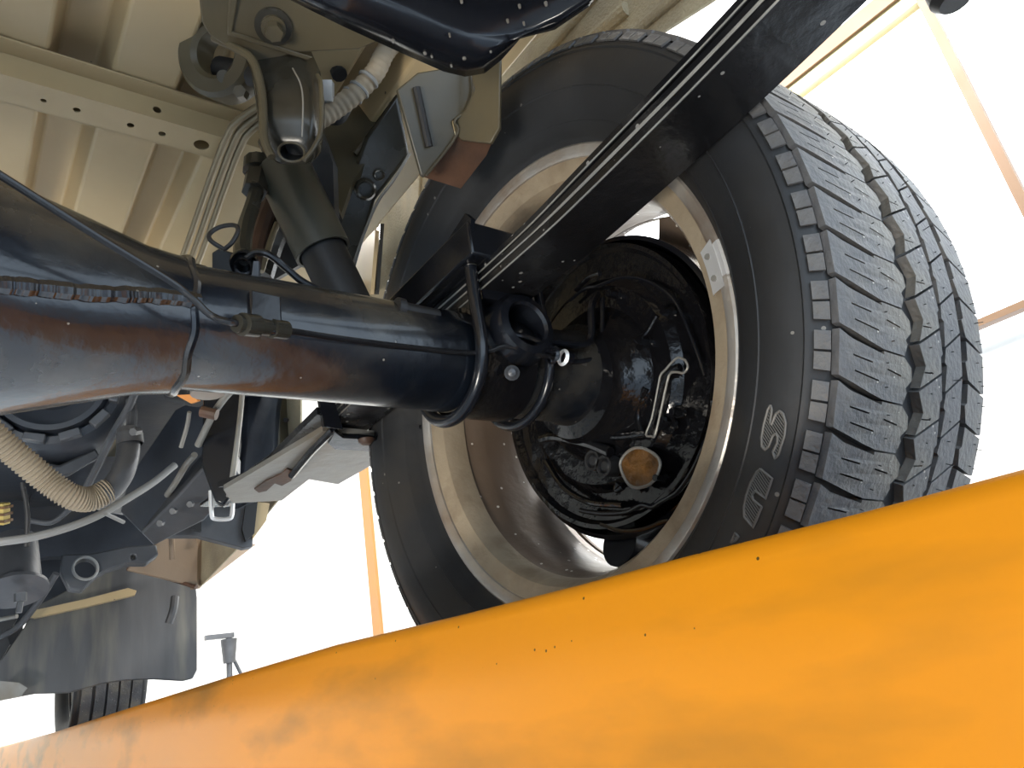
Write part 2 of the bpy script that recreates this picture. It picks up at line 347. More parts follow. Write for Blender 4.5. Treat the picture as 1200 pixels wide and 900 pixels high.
# raised letters on the sidewall, upright arms outwards
def stroke(bm, pts, closed=True, r=.0008):
    q = [P(a, b, x=-.0400) for a, b in pts]
    fq = []
    for i in range(len(q) if closed else len(q)-1):
        a, b = q[i], q[(i+1) % len(q)]
        for k in range(3): fq.append(a.lerp(b, k/3))
    fq.append(q[0] if closed else q[-1])
    fx = []
    for p in fq:
        rr = math.hypot(p.y, p.z)
        # height of the sidewall at this radius
        x = -.040+abs(rr-.252)**2*9
        fx.append(V(x-.0004, p.y, p.z))
    tube(bm, fx, r, 6, 0)
def lz(a, b): return (840+a/663*140, 460+b/900*190)
S_ = [lz(*p) for p in ((300,70),(285,95),(262,180),(250,250),(253,300),(270,318),(290,300),(312,240),(328,228),(338,245),(335,280),(312,330),(322,368),(340,345),(372,240),(380,170),(368,118),(350,102),(330,118),(305,180),(298,165),(308,95))]
U_ = [lz(*p) for p in ((245,425),(305,478),(268,590),(215,545),(198,570),(205,598),(248,635),(200,750),(155,690),(152,640),(165,570),(190,500),(225,440))]
E_ = [lz(*p) for p in ((80,835),(105,780),(122,800),(108,822))]
def hatch(bm, poly, dx, dy, n):
    cx = sum(p[0] for p in poly)/len(poly); cy = sum(p[1] for p in poly)/len(poly)
    l = math.hypot(dx, dy); dx /= l; dy /= l; nx, ny = -dy, dx
    for k in range(-n, n+1):
        ox, oy = cx+nx*k*2.6, cy+ny*k*2.6; ts = []
        for i in range(len(poly)):
            x1, y1 = poly[i]; x2, y2 = poly[(i+1) % len(poly)]
            d1 = (x1-ox)*nx+(y1-oy)*ny; d2 = (x2-ox)*nx+(y2-oy)*ny
            if (d1 > 0) != (d2 > 0):
                t = d1/(d1-d2); ts.append((x1+(x2-x1)*t-ox)*dx+(y1+(y2-y1)*t-oy)*dy)
        ts.sort()
        for a, b in zip(ts[::2], ts[1::2]):
            if b-a > 1.5: stroke(bm, [(ox+dx*a, oy+dy*a), (ox+dx*b, oy+dy*b)], False, .00035)
for nm, poly in (('raised_letter', S_), ('raised_letter', U_), ('raised_letter', E_)):
    bm = bmesh.new(); stroke(bm, poly); hatch(bm, poly, 1, 1.6, 14); obj(nm, bm, 'letter', tyre)
bm = bmesh.new()
for pl in ([(681,140),(684,147),(681,150)], [(689,137),(692,142),(695,150),(689,152)], [(687,146),(690,149)], [(682,143),(688,141)]):
    q = [P(a, b, x=-.012) for a, b in pl]; tube(bm, [V(-.0135, p.y, p.z) for p in q], .0006, 5, 0)
obj('sidewall_mark', bm, 'letter', tyre)
# rim
rp = [(.006, .1935), (-.001, .1945), (-.0035, .198), (-.0035, .202), (-.0005, .2050), (.003, .2045), (.002, .2015), (-.0005, .199), (.002, .1962)]
lip = [(.003, .2035), (-.001, .2060), (-.005, .2052), (-.0075, .2015), (-.0070, .1965), (-.004, .1925), (.0, .1915), (.003, .199)]
rim = obj('rim', lathe(bmesh.new(), [(.0, .1925), (.004, .178), (.010, .1745), (.030, .1725), (.036, .1705), (.044, .1680), (.050, .1670), (.085, .1670), (.100, .170), (.118, .1725), (.122, .180), (.150, .184), (.158, .196), (.164, .2035), (.160, .2055), (.150, .199), (.140, .188), (.100, .1755), (.085, .1715), (.050, .1700), (.035, .176), (.006, .186), (.002, .1965)], V(0, 0, 0), X, 128, closed=True, ref=Y), 'rim', wheel)
obj('rim_edge', lathe(bmesh.new(), lip, V(0, 0, 0), X, 128, closed=True, ref=Y), 'lip_edge', rim)
obj('rim_flange', lathe(bmesh.new(), [(-.0025, .1925), (.0030, .1775), (.0095, .1735), (.026, .1715), (.026, .1722), (.010, .1745), (.0040, .179), (.0, .1945)], V(0, 0, 0), X, 128, closed=True, ref=Y), 'rimlip', rim)
# rim disc with hand holes
def rdfn(a, b, h):
    r = math.hypot(a, b); x = .122+.012*min(1, max(0, (.176-r)/.03))-.02*max(0, (.13-r)/.05 if r < .13 else 0)
    return V(x+h*.004, a, b)
hl = []
for ang in (100, 151, 203, 255, 306, 358, 49):
    lp = []
    for k in range(9): t = math.radians(ang-15+30*k/8); lp.append((.1675*math.cos(t), .171*math.sin(t)))
    for k in range(9): t = math.radians(ang+12-24*k/8); lp.append((.148*math.cos(t), .148*math.sin(t)))
    hl.append(lp)
ringpts = []
obj('wheel_disc', prism(bmesh.new(), circ(0, 0, .1715, n=72), hl+[circ(0, 0, .03, n=24)], 0, 1, rdfn), 'rim', wheel)
obj('hub_cap', lathe(bmesh.new(), [(.10, .0), (.10, .035), (.17, .03), (.175, .0)], V(0, 0, 0), X, 32, ref=Y), 'greymetal', wheel)
# balance weight clipped to the lip
wa = math.atan2(*(lambda p: (p.z, p.y))(P(848, 305, x=0)))
wt = bpy.data.objects.new('balance_weight', None)
def polar(a, r, x): return V(x, r*math.cos(a), r*math.sin(a))
bm = bmesh.new()
prw = [(-.008, .1975), (-.0095, .203), (-.006, .2085), (.0, .2095), (.0, .207), (-.005, .2060), (-.0075, .2025), (-.0068, .1985)]
lathe(bm, prw, V(0, 0, 0), X, 10, closed=True, a0=wa-.055, a1=wa+.075, ref=Y)
bwo = obj('balance_weight', bm, 'silver', wheel)
bm = bmesh.new(); lathe(bm, [(-.009, .199), (-.003, .185), (.001, .184), (-.003, .197)], V(0, 0, 0), X, 10, closed=True, a0=wa-.075, a1=wa+.11, ref=Y); obj('weight_body', bm, 'silver', bwo)
bm = bmesh.new()
for da in (-.03, .06): cyl(bm, polar(wa+da, .191, -.0055), polar(wa+da, .191, -.0072), .0022, sides=8)
obj('rivet', bm, 'dirty_silver', bwo)

# ================================================================ BRAKE
brake = thing('drum_brake', 'glossy black drum brake backing plate inside the brown rim at the axle end', 'brake', (.08, 0, 0))
bp = [(.050, .040), (.050, .062), (.055, .066), (.058, .070), (.058, .092), (.064, .100), (.064, .124), (.058, .1275), (.058, .1315), (.074, .1325), (.074, .04)]
obj('backing_plate', lathe(bmesh.new(), bp, V(0, 0, 0), X, 96, closed=True, ref=Y), 'wet_black', brake)
obj('brake_drum', lathe(bmesh.new(), [(.070, .137), (.072, .1415), (.100, .1415), (.118, .130), (.118, .0), (.112, .0), (.11, .125), (.078, .137)], V(0, 0, 0), X, 96, ref=Y), 'black_paint', brake)
# lower splash edge
ed = [(835,470),(838,500),(828,515),(815,545),(795,575),(775,588),(765,594),(752,592),(735,600),(710,602),(690,600),(680,598)]
pipe('plate_edge', 'black_paint', [(a, b, 'x', .052) for a, b in ed], .0022, brake)
pipe('plate_edge', 'black_paint', [(a, b, 'x', .060) for a, b in ((705,614),(730,622),(755,620),(780,611),(790,613))], .0025, brake)
pipe('plate_edge', 'black_paint', [(a, b, 'x', .052) for a, b in ((668,352),(685,338),(700,335),(730,325),(760,330),(790,352),(812,400),(826,440))], .0015, brake)
# hub flange and bearing retainer around the axle end
obj('bearing_flange', lathe(bmesh.new(), [(.026, .040), (.030, .052), (.040, .056), (.050, .066), (.058, .072), (.062, .03)], V(0, 0, 0), X, 64, ref=Y), 'wet_black', brake)
for a, b, s in ((727,497,6),(720,452,5),(745,438,7),(782,497,8),(795,483,5),(757,400,5),(702,385,6),(720,345,5),(784,366,5),(775,560,4)):
    c = P(a, b, x=.055); bm = bmesh.new(); bolt(bm, c+V(.004, 0, 0), -X, SZ(s, c), .012, SZ(s*1.5, c)); obj('plate_bolt', bm, 'wet_black', brake)
for a, b in ((698,540), (712,546)):
    c = P(a, b, x=.050); obj('rubber_plug', lathe(bmesh.new(), [(-.004, 0), (-.004, .004), (-.002, .0062), (-.005, .0070), (-.005, .0092), (.01, .0098)], c, X, 24, ref=Y), 'rubber', brake)
# ribs pressed into the plate
def prib(pts, r, x=.053): pipe('pressed_rib', 'wet_black', [(a, b, 'x', x) for a, b in pts], r, brake)
prib([(797,430),(785,437),(776,455),(768,485),(762,508)], .0035, .050)
prib([(745,440),(741,462),(738,480),(730,497)], .0030)
prib([(757,455),(750,470),(747,490),(750,508)], .0030)
prib([(635,515),(652,512),(690,520),(715,530)], .0050, .044)
prib([(640,540),(660,570),(690,588),(730,592)], .0030, .054)
prib([(675,340),(690,325),(703,320)], .0025, .050)
prib([(665,508),(720,512),(757,508)], .003, .048)
prib([(722,375),(735,398),(755,393),(770,370)], .0025, .052)
# long hook-shaped adjuster slot with a pale edge
fnp = plane_fn(P(780, 450, x=.049), X)
slot = [(803,422),(795,419),(788,424),(780,433),(774,440),(771,455),(764,490),(757,509),(763,511),(768,509),(777,470),(784,440),(792,436),(801,437),(806,430)]
bm = bmesh.new(); tube(bm, [P(a, b, x=.047) for a, b in slot+slot[:1]], .0010, 6, 3); obj('adjuster_rib', bm, 'dirty_silver', brake)
# oval inspection hole sealed with brown wax
bm = bmesh.new(); c = P(750, 545, x=.050); u = P(772, 545, x=.05)-c; v = P(750, 565, x=.05)-c
oo = [(c+u*(1.10-.22*max(0, math.sin(t)))*math.cos(t)+v*(1.0 if math.sin(t) < 0 else 1.45)*math.sin(t)*(.97+.07*math.sin(3*t+.6))) for t in [2*PI*k/28 for k in range(28)]]
bm.faces.new([bm.verts.new(p) for p in oo]); obj('inspection_hole', bm, 'brass', brake)
bm = bmesh.new(); tube(bm, [p-X*.0005 for p in oo]+[oo[0]-X*.0005], .0014, 6, 0); obj('hole_rim', bm, 'dirty_silver', brake)
prib([(725,566),(723,574),(730,570)], .003, .048)
# parking brake cable port and drips at the bottom
c = P(735, 635, x=.085); bm = bmesh.new(); cyl(bm, c+V(-.01, 0, 0), c+V(.05, .0, -.02), .022, .018); obj('cable_port', bm, 'black_paint', brake)
bm = bmesh.new()
for pts in (((706,430),(708,445),(707,462),(702,478)), ((719,425),(723,440),(723,460))):
    tube(bm, [P(a, b, x=.035 if pts[0][0] < 715 else .045) for a, b in pts], .0022, 7, 4)
obj('wax_drip', bm, 'brass', brake)

# ================================================================ AXLE
ax = thing('rear_axle', 'black rear axle tube widening into the welded differential housing at left', 'axle', (-.4, 0, 0))
secs = [(-1.05, .043, .043), (-.90, .045, .045), (-.82, .075, .06), (-.74, .115, .09), (-.66, .135, .105), (-.56, .125, .098), (-.49, .100, .083), (-.44, .080, .072), (-.40, .066, .0635), (-.36, .054, .054), (-.325, .0465, .0460), (-.305, .0440, .0435), (-.300, .0430, .0425)]
def loft(secs, e=2.0, n=48, zc=.003):
    bm = bmesh.new(); rings = []
    for x, ry, rz in secs:
        k = 2.0/(e if ry > .05 else 2.0)
        rings.append([bm.verts.new((x, math.copysign(abs(math.cos(t))**k, math.cos(t))*ry, zc+math.copysign(abs(math.sin(t))**k, math.sin(t))*rz)) for t in [2*PI*j/n for j in range(n)]])
    for a, b in zip(rings, rings[1:]):
        for k in range(n): bm.faces.new((a[k], a[(k+1) % n], b[(k+1) % n], b[k]))
    bm.faces.new(rings[0]); bm.faces.new(rings[-1][::-1]); return bm
obj('differential_housing', loft(secs, 2.3), 'axle', ax, ang=60)
obj('axle_tube', lathe(bmesh.new(), [(-.302, .0), (-.302, .0400), (-.12, .0400), (-.115, .0405), (-.02, .0405), (.015, .0410), (.020, .0430), (.030, .0435), (.040, .048), (.052, .05), (.052, 0)], V(0, 0, .003), X, 64, ref=Y), 'axle', ax)
# weld seams
def seam(bm, pts, r0, n=160):
    q = smooth(pts, 40)
    tube(bm, q, r0, 8, 0, True, lambda i, m: r0*(1+.10*math.sin(i*.37)*math.sin(i*.11+1)+.07*random.random()))
bm = bmesh.new()
sp = []
for x in [-.74+.44*k/16 for k in range(17)]:
    # seam runs along the rear flank, below mid height
    ry = rz = None
    for (xa, ya, za), (xb, yb, zb) in zip(secs, secs[1:]):
        if xa <= x <= xb: t = (x-xa)/(xb-xa); ry = ya+(yb-ya)*t; rz = za+(zb-za)*t
    th = math.radians(180+6+16*min(1,max(0,(-.30-x)/.12))); k = 2/2.3 if ry > .05 else 1
    sp.append(V(x, -ry*abs(math.cos(th))**k, .003-abs(math.sin(th))**k*rz))
seam(bm, sp, .0046); obj('weld_seam', bm, 'axle', ax)
bm = bmesh.new(); tube(bm, [V(-.302+.0008*math.sin(t*9), math.cos(t)*.0425, .003+math.sin(t)*.0425) for t in [2*PI*k/90 for k in range(91)]], .0028, 8, 0); obj('weld_ring', bm, 'axle', ax)
# little clamps that hold the brake pipe
c = P(310, 368, d=.425); u = (P(330, 372, d=.432)-P(290, 364, d=.418)).normalized(); 
bm = bmesh.new(); obox(bm, c, u, Z, u.cross(Z).normalized(), .0095, .013, .003); obj('pipe_clip', bm, 'black_paint', ax, bev=.0012)
bm = bmesh.new(); cyl(bm, P(277, 379, d=.402), P(334, 387, d=.436), .0050); cyl(bm, P(284, 380, d=.404), P(300, 382, d=.414), .0066); cyl(bm, P(318, 385, d=.424), P(334, 387, d=.434), .0058); obj('pipe_sleeve', bm, 'dusty_black', ax)
bm = bmesh.new(); cyl(bm, P(466, 362, d=.53), P(512, 372, d=.55), .0062); cyl(bm, P(464, 361, d=.529), P(472, 363, d=.532), .0082); obj('pipe_sleeve', bm, 'rubber', ax)
# raised boss on top of the tube at the housing end
bm = bmesh.new(); lathe(bm, [(.0, .0), (.0, .014), (-.012, .018)], P(226, 322, d=.47), Z, 20); obj('boss', bm, 'axle', ax)
c = P(243, 462, d=.50); bm = bmesh.new(); cyl(bm, c, c+Z*.03, .011, sides=16); obj('breather_bolt', bm, 'dirty_silver', ax)

# ================================================================ LEAF SPRING
sp_ = thing('leaf_spring', 'black leaf spring of stacked leaves crossing in front of the tyre', 'leaf spring', (-.07, 0, .06))
XL, XR = -.094, -.044
def leaf(name, path, th, x0, x1, m='spring', par=None):
    bm = bmesh.new(); rings = []
    q = smooth([V(0, y, z) for y, z in path], 8)
    for p in q: rings.append([bm.verts.new((x, p.y, p.z+dz)) for x, dz in ((x0, .0012), (x0+.0012, 0), (x1-.0012, 0), (x1, .0012), (x1, th-.0012), (x1-.0012, th), (x0+.0012, th), (x0, th-.0012))])
    for a, b in zip(rings, rings[1:]):
        for k in range(8): bm.faces.new((a[k], a[(k+1) % 8], b[(k+1) % 8], b[k]))
    bm.faces.new(rings[0]); bm.faces.new(rings[-1][::-1]); return obj(name, bm, m, par, ang=30)
lo = [(.30, .038), (.12, .0440), (-.08, .0445), (-.174, .0475), (-.323, .0610), (-.50, .088)]
leaf('leaf', lo, .0075, XL, XR, par=sp_)
leaf('leaf', [(y, z+.0085+(.0015 if y < -.1 else 0)) for y, z in lo]+[(-.7, .13)], .0065, XL+.001, XR-.001, par=sp_)
leaf('leaf', [(.75, .085)]+[(y, z+.0165+(.003 if y < -.1 else 0)) for y, z in lo]+[(-.7, .14), (-.95, .20)], .0065, XL+.002, XR-.002, par=sp_)
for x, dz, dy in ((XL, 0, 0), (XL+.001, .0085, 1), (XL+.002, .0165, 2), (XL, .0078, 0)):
    bm = bmesh.new(); tube(bm, [V(x-.0001, y, z+dz+((.0015*dy) if y < -.1 else 0)) for y, z in lo], .0007, 5, 6); obj('edge_glint', bm, 'dirty_silver', sp_)  # thin pale tubes put the light caught on the leaf edges into colour
# front half with its wrapped clip
zf = .034
pf = plane_fn(P(400, 515, z=zf), V(0, -.02, 1))
def dn(pts): return pts
bm = bmesh.new(); prism(bm, [(378,503),(486,513),(455,532),(396,566),(362,560),(330,585),(272,588),(262,572)], [], -.002, .004, pf); obj('leaf', bm, 'dirty_silver', sp_)
bm = bmesh.new(); prism(bm, [(372,490),(400,498),(340,563),(298,572),(255,575),(300,560)], [], .004, .012, pf); obj('leaf', bm, 'spring', sp_)
bm = bmesh.new(); prism(bm, [(298,570),(312,560),(330,552),(336,546),(345,549),(341,560),(330,566),(322,563),(312,572),(303,574)], [], -.004, -.002, pf); obj('rust_patch', bm, 'rust', sp_)
bm = bmesh.new(); tube(bm, [P(a, b, z=zf-.004) for a, b in ((342,557),(366,528),(391,503))], .0045, 8, 4); obj('clip_rod', bm, 'black_paint', sp_)
cl = obj('rebound_clip', prism(bmesh.new(), [(391,497),(402,505),(470,509),(492,494),(500,502),(478,521),(436,522),(392,519),(384,512)], [], -.008, -.003, pf), 'black_paint', sp_, bev=.001)
c = P(429, 515, z=zf-.009); bm = bmesh.new(); lathe(bm, [(-.006, 0), (-.0055, .005), (-.002, .0085), (.0, .009)], c, Z, 20); obj('rivet', bm, 'rust', cl)
bm = bmesh.new(); prism(bm, [(373,462),(392,470),(402,503),(380,500)], [], 0, .006, plane_fn(P(385, 490, z=zf), V(0, 1, .3))); obj('clip_side', bm, 'black_paint', cl)
bm = bmesh.new(); prism(bm, [(498,470),(512,478),(482,512),(470,508)], [], 0, .006, plane_fn(P(480, 508, z=zf), V(0, 1, .3))); obj('clip_side', bm, 'black_paint', cl)

# spring mounting
mt = thing('spring_mount', 'black spring mounting with two bolts looped under the axle tube', 'bracket', (-.07, 0, .05))
for x, zt_ in ((-.101, .080), (-.035, .078)):
    r = .0475; pts = [V(x+.001, -r, zt_), V(x, -r, .04), V(x, -r, .003)]+[V(x, -r*math.cos(t), .003-r*math.sin(t)) for t in [PI*k/14 for k in range(1, 14)]]+[V(x, r, .003), V(x, r, zt_)]
    bm = bmesh.new(); tube(bm, pts, .0052 if x < -.1 else .0042, 14, 3); obj('u_bolt', bm, 'black_paint', mt)
    bm = bmesh.new()
    for k in range(7):
        z = zt_-.006-k*.0018; lathe(bm, [(z-.0007, .0053), (z, .0058), (z+.0007, .0053)], V(x+.001, -r, 0), Z, 12)
    obj('bolt_thread', bm, 'dusty_black', mt)
fx = .0
tpz = .078
bm = bmesh.new()
prism(bm, [(545,250),(552,256),(549,296),(496,345),(478,352)], [circ(538, 283, 2.5, 4)], 0, .004, plane_fn(P(545, 270, x=-.108), X)); obj('plate_flange', bm, 'black_paint', mt)
bm = bmesh.new(); a0 = P(545, 250, x=-.112); box(bm, -.110, -.045, a0.y+.002, .10, a0.z-.034, a0.z-.004); obj('top_plate', bm, 'black_paint', mt, bev=.002)
# saddle: short open pipe under the spring
c = P(612, 384, y=-.050)
bm = bmesh.new(); lathe(bm, [(.045, .0175), (-.006, .0175), (-.0085, .0195), (-.007, .0255), (.0, .0285), (.02, .031), (.045, .032)], c, Y, 40); disc(bm, c+Y*.03, Y, .0178); obj('saddle', bm, 'black_paint', mt)
bm = bmesh.new(); lathe(bm, [(-.095, .0412), (-.095, .0445), (-.045, .0445), (-.045, .0412)], V(0, 0, .003), X, 40); obj('saddle_band', bm, 'wet_black', mt)
bm = bmesh.new(); lathe(bm, [(-.005, 0), (-.004, .003), (-.001, .0045), (0, .006)], P(600, 437, d=.551), RF, 12); obj('locating_stud', bm, 'greymetal', mt)
bm = bmesh.new(); box(bm, XL, XR, -.05, .05, .036, .0445); obj('spring_pad', bm, 'black_paint', mt)

# ================================================================ BRAKE PIPES
def pipe_thing(name, m, pts, r, label, cat, group=None, **k):
    return tag(pipe(name, m, pts, r, None, **k), label, cat, group)
pipe_thing('brake_pipe', 'pipe', [(-40,180,.32),(0,205,.335),(60,243,.35),(130,287,.37),(200,330,.39),(228,352,.395),(248,370,.398),(277,379,.402),(334,387,.436),(400,397,.47),(480,407,.51),(540,413,.535),(572,412,.545),(592,406,.55),(615,411,.555),(648,419,.57)], .0020, 'long thin black brake pipe running down the housing and along the axle tube', 'pipe')
pipe_thing('brake_pipe', 'pipe', [(288,303,.50),(300,296,.50),(316,299,.50),(335,314,.505),(358,332,.51),(400,350,.52),(440,357,.525),(470,363,.53),(512,372,.55),(535,375,.555),(560,384,.56),(585,390,.565),(612,394,.565),(640,404,.575)], .0026, 'black brake pipe arching from the axle bracket over the tube to the wheel', 'pipe')
pipe_thing('brake_pipe', 'black_paint', [(630,400,.575),(652,402,.59),(675,404,.60),(688,402,.61),(693,392,.62),(693,360,.64),(700,345,.66)], .0033, 'black hydraulic pipe bent upward onto the brake backing plate', 'pipe')
j = thing('pipe_joint', 'small black clamped pipe joint beside the second looped bolt', 'pipe fitting', P(650, 415, d=.57))
bm = bmesh.new(); cyl(bm, P(632, 410, d=.570), P(668, 420, d=.59), .0055); obj('sleeve', bm, 'black_paint', j)
bm = bmesh.new(); lathe(bm, [(-.002, .005), (0, .0070), (.002, .005), (0, .0045)], P(660, 419, d=.572), (P(668, 420, d=.59)-P(632, 410, d=.57)).normalized(), 20, closed=True); obj('clamp_ring', bm, 'silver', j)
bm = bmesh.new(); lathe(bm, [(-.002, .006), (0, .0075), (.002, .006), (0, .0055)], P(648, 416, d=.566), (P(668, 420, d=.59)-P(632, 410, d=.57)).normalized(), 20, closed=True); obj('clamp_ring', bm, 'black_paint', j)
pipe('lower_pipe', 'black_paint', [(640,420,.575),(668,424,.60),(692,421,.62),(703,408,.63),(706,370,.645),(706,350,.66)], .0022, j)

# ================================================================ SHOCK ABSORBER
sh = thing('shock_absorber', 'dusty dark shock absorber cylinder slanting behind the axle tube', 'shock absorber', P(400, 330, y=.08))
t0 = P(331, 195, y=.09); t1 = P(379, 296, y=.085); dd = (t1-t0).normalized(); R1 = SZ(33, t1)
bm = bmesh.new(); lathe(bm, [(0, 0), (0, R1*.93), (.004, R1), ((t1-t0).length, R1), ((t1-t0).length, R1*.90), ((t1-t0).length-.02, R1*.90), ((t1-t0).length-.02, 0)], t0, dd, 48); obj('dust_cover', bm, 'shock', sh)
bm = bmesh.new(); cyl(bm, t0+dd*.06, t1+dd*.09, R1*.82, sides=40); obj('damper_body', bm, 'rubber', sh)
bm = bmesh.new(); cyl(bm, t0-dd*.03, t0+dd*.004, R1*.45, sides=20); obj('rod_end', bm, 'dusty_black', sh)

# ================================================================ UNDERBODY
fl = thing('cargo_floor', 'beige painted ribbed underside of the load bed at upper left', 'vehicle floor', (-.5, .3, .35))
def chan_profile():
    xs = []; z0 = .352
    ch = [(-1.35, -1.31), (-1.20, -1.16), (-1.05, -1.01), (-.90, -.86), (-.765, -.725), (-.62, -.58), (-.485, -.445), (-.369, -.328), (-.262, -.225), (-.12, -.08)]
    pts = [(-1.5, z0)]
    for a, b in ch: pts += [(a-.005, z0), (a+.004, z0+.030), (b-.004, z0+.030), (b+.005, z0)]
    pts.append((.02, z0)); return pts
cp = chan_profile(); bm = bmesh.new()
for (ya, yb) in ((-.75, .62),):
    A = [bm.verts.new((x, ya, z)) for x, z in cp]; B = [bm.verts.new((x, yb, z)) for x, z in cp]
    A2 = [bm.verts.new((x, ya, .384)) for x, z in (cp[0], cp[-1])]; B2 = [bm.verts.new((x, yb, .384)) for x, z in (cp[0], cp[-1])]
    for k in range(len(cp)-1): bm.faces.new((A[k], A[k+1], B[k+1], B[k]))
    bm.faces.new((A2[0], A2[1], B2[1], B2[0])); bm.faces.new((A[0], B[0], B2[0], A2[0])); bm.faces.new((A[-1], B[-1], B2[1], A2[1]))
obj('ribbed_panel', bm, 'beige', fl, bev=.003, seg=3)
cm = thing('cross_member', 'beige crossmember with a row of round holes under the load bed', 'frame rail', (-.6, .2, .34))
def h2(a, b, h): return V(a, b, .3245+h)
hs = []
for px, py, r in ((51,118,3.2),(90,129,4),(153,147,4),(190,157,4),(236,170,8.5)):
    q = P(px, py, z=.3245); hs.append(circ(q.x, q.y, SZ(r, q), n=16))
hs = [h for h in hs if 1]
bm = bmesh.new(); prism(bm, [(-1.45, .181), (-.17, .181), (-.17, .215), (-1.45, .215)], hs, 0, .0015, h2); obj('bottom_web', bm, 'beige', cm)
bm = bmesh.new(); q = P(184, 129, y=.180); prism(bm, [(-1.45, .3245), (-.17, .3245), (-.17, .349), (-1.45, .349)], [circ(q.x, min(max(q.z, .333), .342), .004, n=12)], 0, .0015, lambda a, b, h: V(a, .1795+h, b)); obj('rear_web', bm, 'beige', cm)
bm = bmesh.new(); box(bm, -1.45, -.17, .2145, .216, .3245, .349); obj('front_web', bm, 'beige', cm)
bm = bmesh.new(); box(bm, -1.45, -.17, .162, .181, .349, .351); obj('rear_flange', bm, 'beige', cm)
bm = bmesh.new(); box(bm, -1.45, -.17, .2145, .232, .349, .351); obj('front_flange', bm, 'beige', cm)

# three pipes beside the cross member
for k, dx in enumerate((0, 11, 21)):
    pts = [(330+dx*.1, 108+dx*.9, 'z', .30), (308+dx*.3, 121+dx*.75, 'z', .298), (277+dx*.75, 143+dx*.55, 'z', .296), (266+dx*.85, 160+dx*.4, 'z', .300), (248+dx, 205, 'z', .308), (218+dx, 290, 'z', .312), (196+dx, 345, 'z', .312)]
    pipe_thing('fuel_pipe', 'bronze', pts, .0036, ['leftmost of three bronze pipes bending down beside the holed crossmember', 'middle one of three bronze pipes bending down beside the holed crossmember', 'rightmost of three bronze pipes bending down beside the holed crossmember'][k], 'pipe', 'bronze pipes under the load bed')

# side frame rail (dark olive) behind shock and bracket
fr = thing('frame_rail', 'dusty dark chassis side rail with shiny dimpled flange above the shock absorber', 'frame rail', (-.1, .2, .3))
sheet('rail_web', 'olive', [(408,60),(478,50),(492,110),(455,150),(412,215),(400,250),(372,190),(375,130)], P(430, 150, d=.80), V(-.5, -.8, .1), .01, fr)
sheet('rail_flange', 'dusty_black', [(466,108),(480,182),(440,235),(412,330),(398,310),(386,260),(412,205),(428,160)], P(440, 200, d=.78), V(-.3, -.6, -.6), .008, fr, bev=.004)
for (a, b, r) in ((428,222,13),(444,205,7),(455,150,6)):
    c = P(a, b, d=.775); bm = bmesh.new(); lathe(bm, [(-.002, SZ(r, c)*.6), (-.004, SZ(r, c)*.8), (0, SZ(r, c))], c, V(.3, .6, .6), 24); obj('dimple', bm, 'dusty_black', fr)
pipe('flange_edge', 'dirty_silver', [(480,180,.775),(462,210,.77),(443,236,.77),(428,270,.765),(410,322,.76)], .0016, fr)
pipe('flange_edge', 'olive', [(466,110,.785),(448,140,.78),(416,180,.775)], .003, fr)

# hanger bracket (olive, folded)
hb = thing('hanger_bracket', 'olive folded steel hanger bracket hanging above the tyre', 'bracket', (0, .1, .3))
pA = P(540, 165, d=.615)
nL = (RR*.55-RF*.8+RD*.05); nR = (RR*-.45-RF*.9)
sheet('left_face', 'olive', [(466,105),(490,85),(550,75),(556,100),(548,128),(530,142),(534,160),(498,208),(494,205)], P(534, 158, d=.615), nL, .004, hb, bev=.001)
sheet('right_face', 'olive', [(549,78),(586,64),(585,150),(575,168),(540,164),(534,158),(530,142),(546,128),(556,104)], P(534, 158, d=.615), nR, .004, hb, bev=.001)
sheet('bottom_face', 'rust', [(498,208),(534,160),(576,168),(570,182),(540,221)], P(534, 160, d=.613), V(0, -.45, -.9), .003, hb)
bm = bmesh.new(); fnl = plane_fn(P(534, 158, d=.613), nL); c0 = fnl(488, 102, 0); c1 = fnl(503, 172, 0); tube(bm, [c0, c0.lerp(c1, .5), c1], .0032, 8, 3); obj('pressed_slot', bm, 'rubber', hb)
bm = bmesh.new(); tube(bm, [fnl(a, b, -.001) for a, b in ((553,80),(554,108),(545,130),(532,142),(535,158),(499,206))], .0012, 8, 4); obj('face_edge', bm, 'olive', hb)

# undercoated body side and wheel arch, beyond the tyre
sd = thing('body_side', 'beige undercoated inner body side behind and above the tyre', 'vehicle body', (.2, 0, .5))
XS = .20
ptsS = [(900,-45),(835,0),(760,48),(690,110),(560,330),(500,430),(437,460),(352,462),(352,500),(348,548),(330,580),(290,630),(232,690),(225,640),(300,560),(330,430),(430,240),(470,150),(560,20),(640,-60)]
sheet('inner_panel', 'under', ptsS, P(700, 100, x=XS), X, .004, sd)
obj('rear_side_panel', box(bmesh.new(), XS, XS+.004, -1.3, -.26, .50, .85), 'under', sd)
# lengthwise ridges
bm = bmesh.new()
for a, b, r in (((592,120),(703,-10),.006), ((735,10),(640,95),.010), ((800,-10),(715,62),.007)):
    tube(bm, [P(a[0], a[1], x=XS-.002), P(b[0], b[1], x=XS-.002)], r, 10, 0)
obj('body_ridge', bm, 'under', sd)
sheet('pillar', 'under', [(490,190),(543,205),(560,225),(500,345),(440,345),(447,270),(455,230)], P(480, 280, x=.13), V(1, -.35, 0), .02, sd, bev=.002)
sheet('pillar_step', 'under', [(483,195),(492,195),(484,350),(474,350)], P(480, 280, x=.12), V(1, -.35, 0), .006, sd, bev=.002)
sheet('pillar_edge', 'dusty_black', [(446,262),(440,345),(434,345),(441,268)], P(440, 300, x=.118), V(1, -.35, 0), .006, sd)
sheet('wheel_arch', 'beige', [(440,270),(434,345),(370,345),(395,320),(425,280)], P(420, 320, x=.14), V(1, -.35, 0), .006, sd)
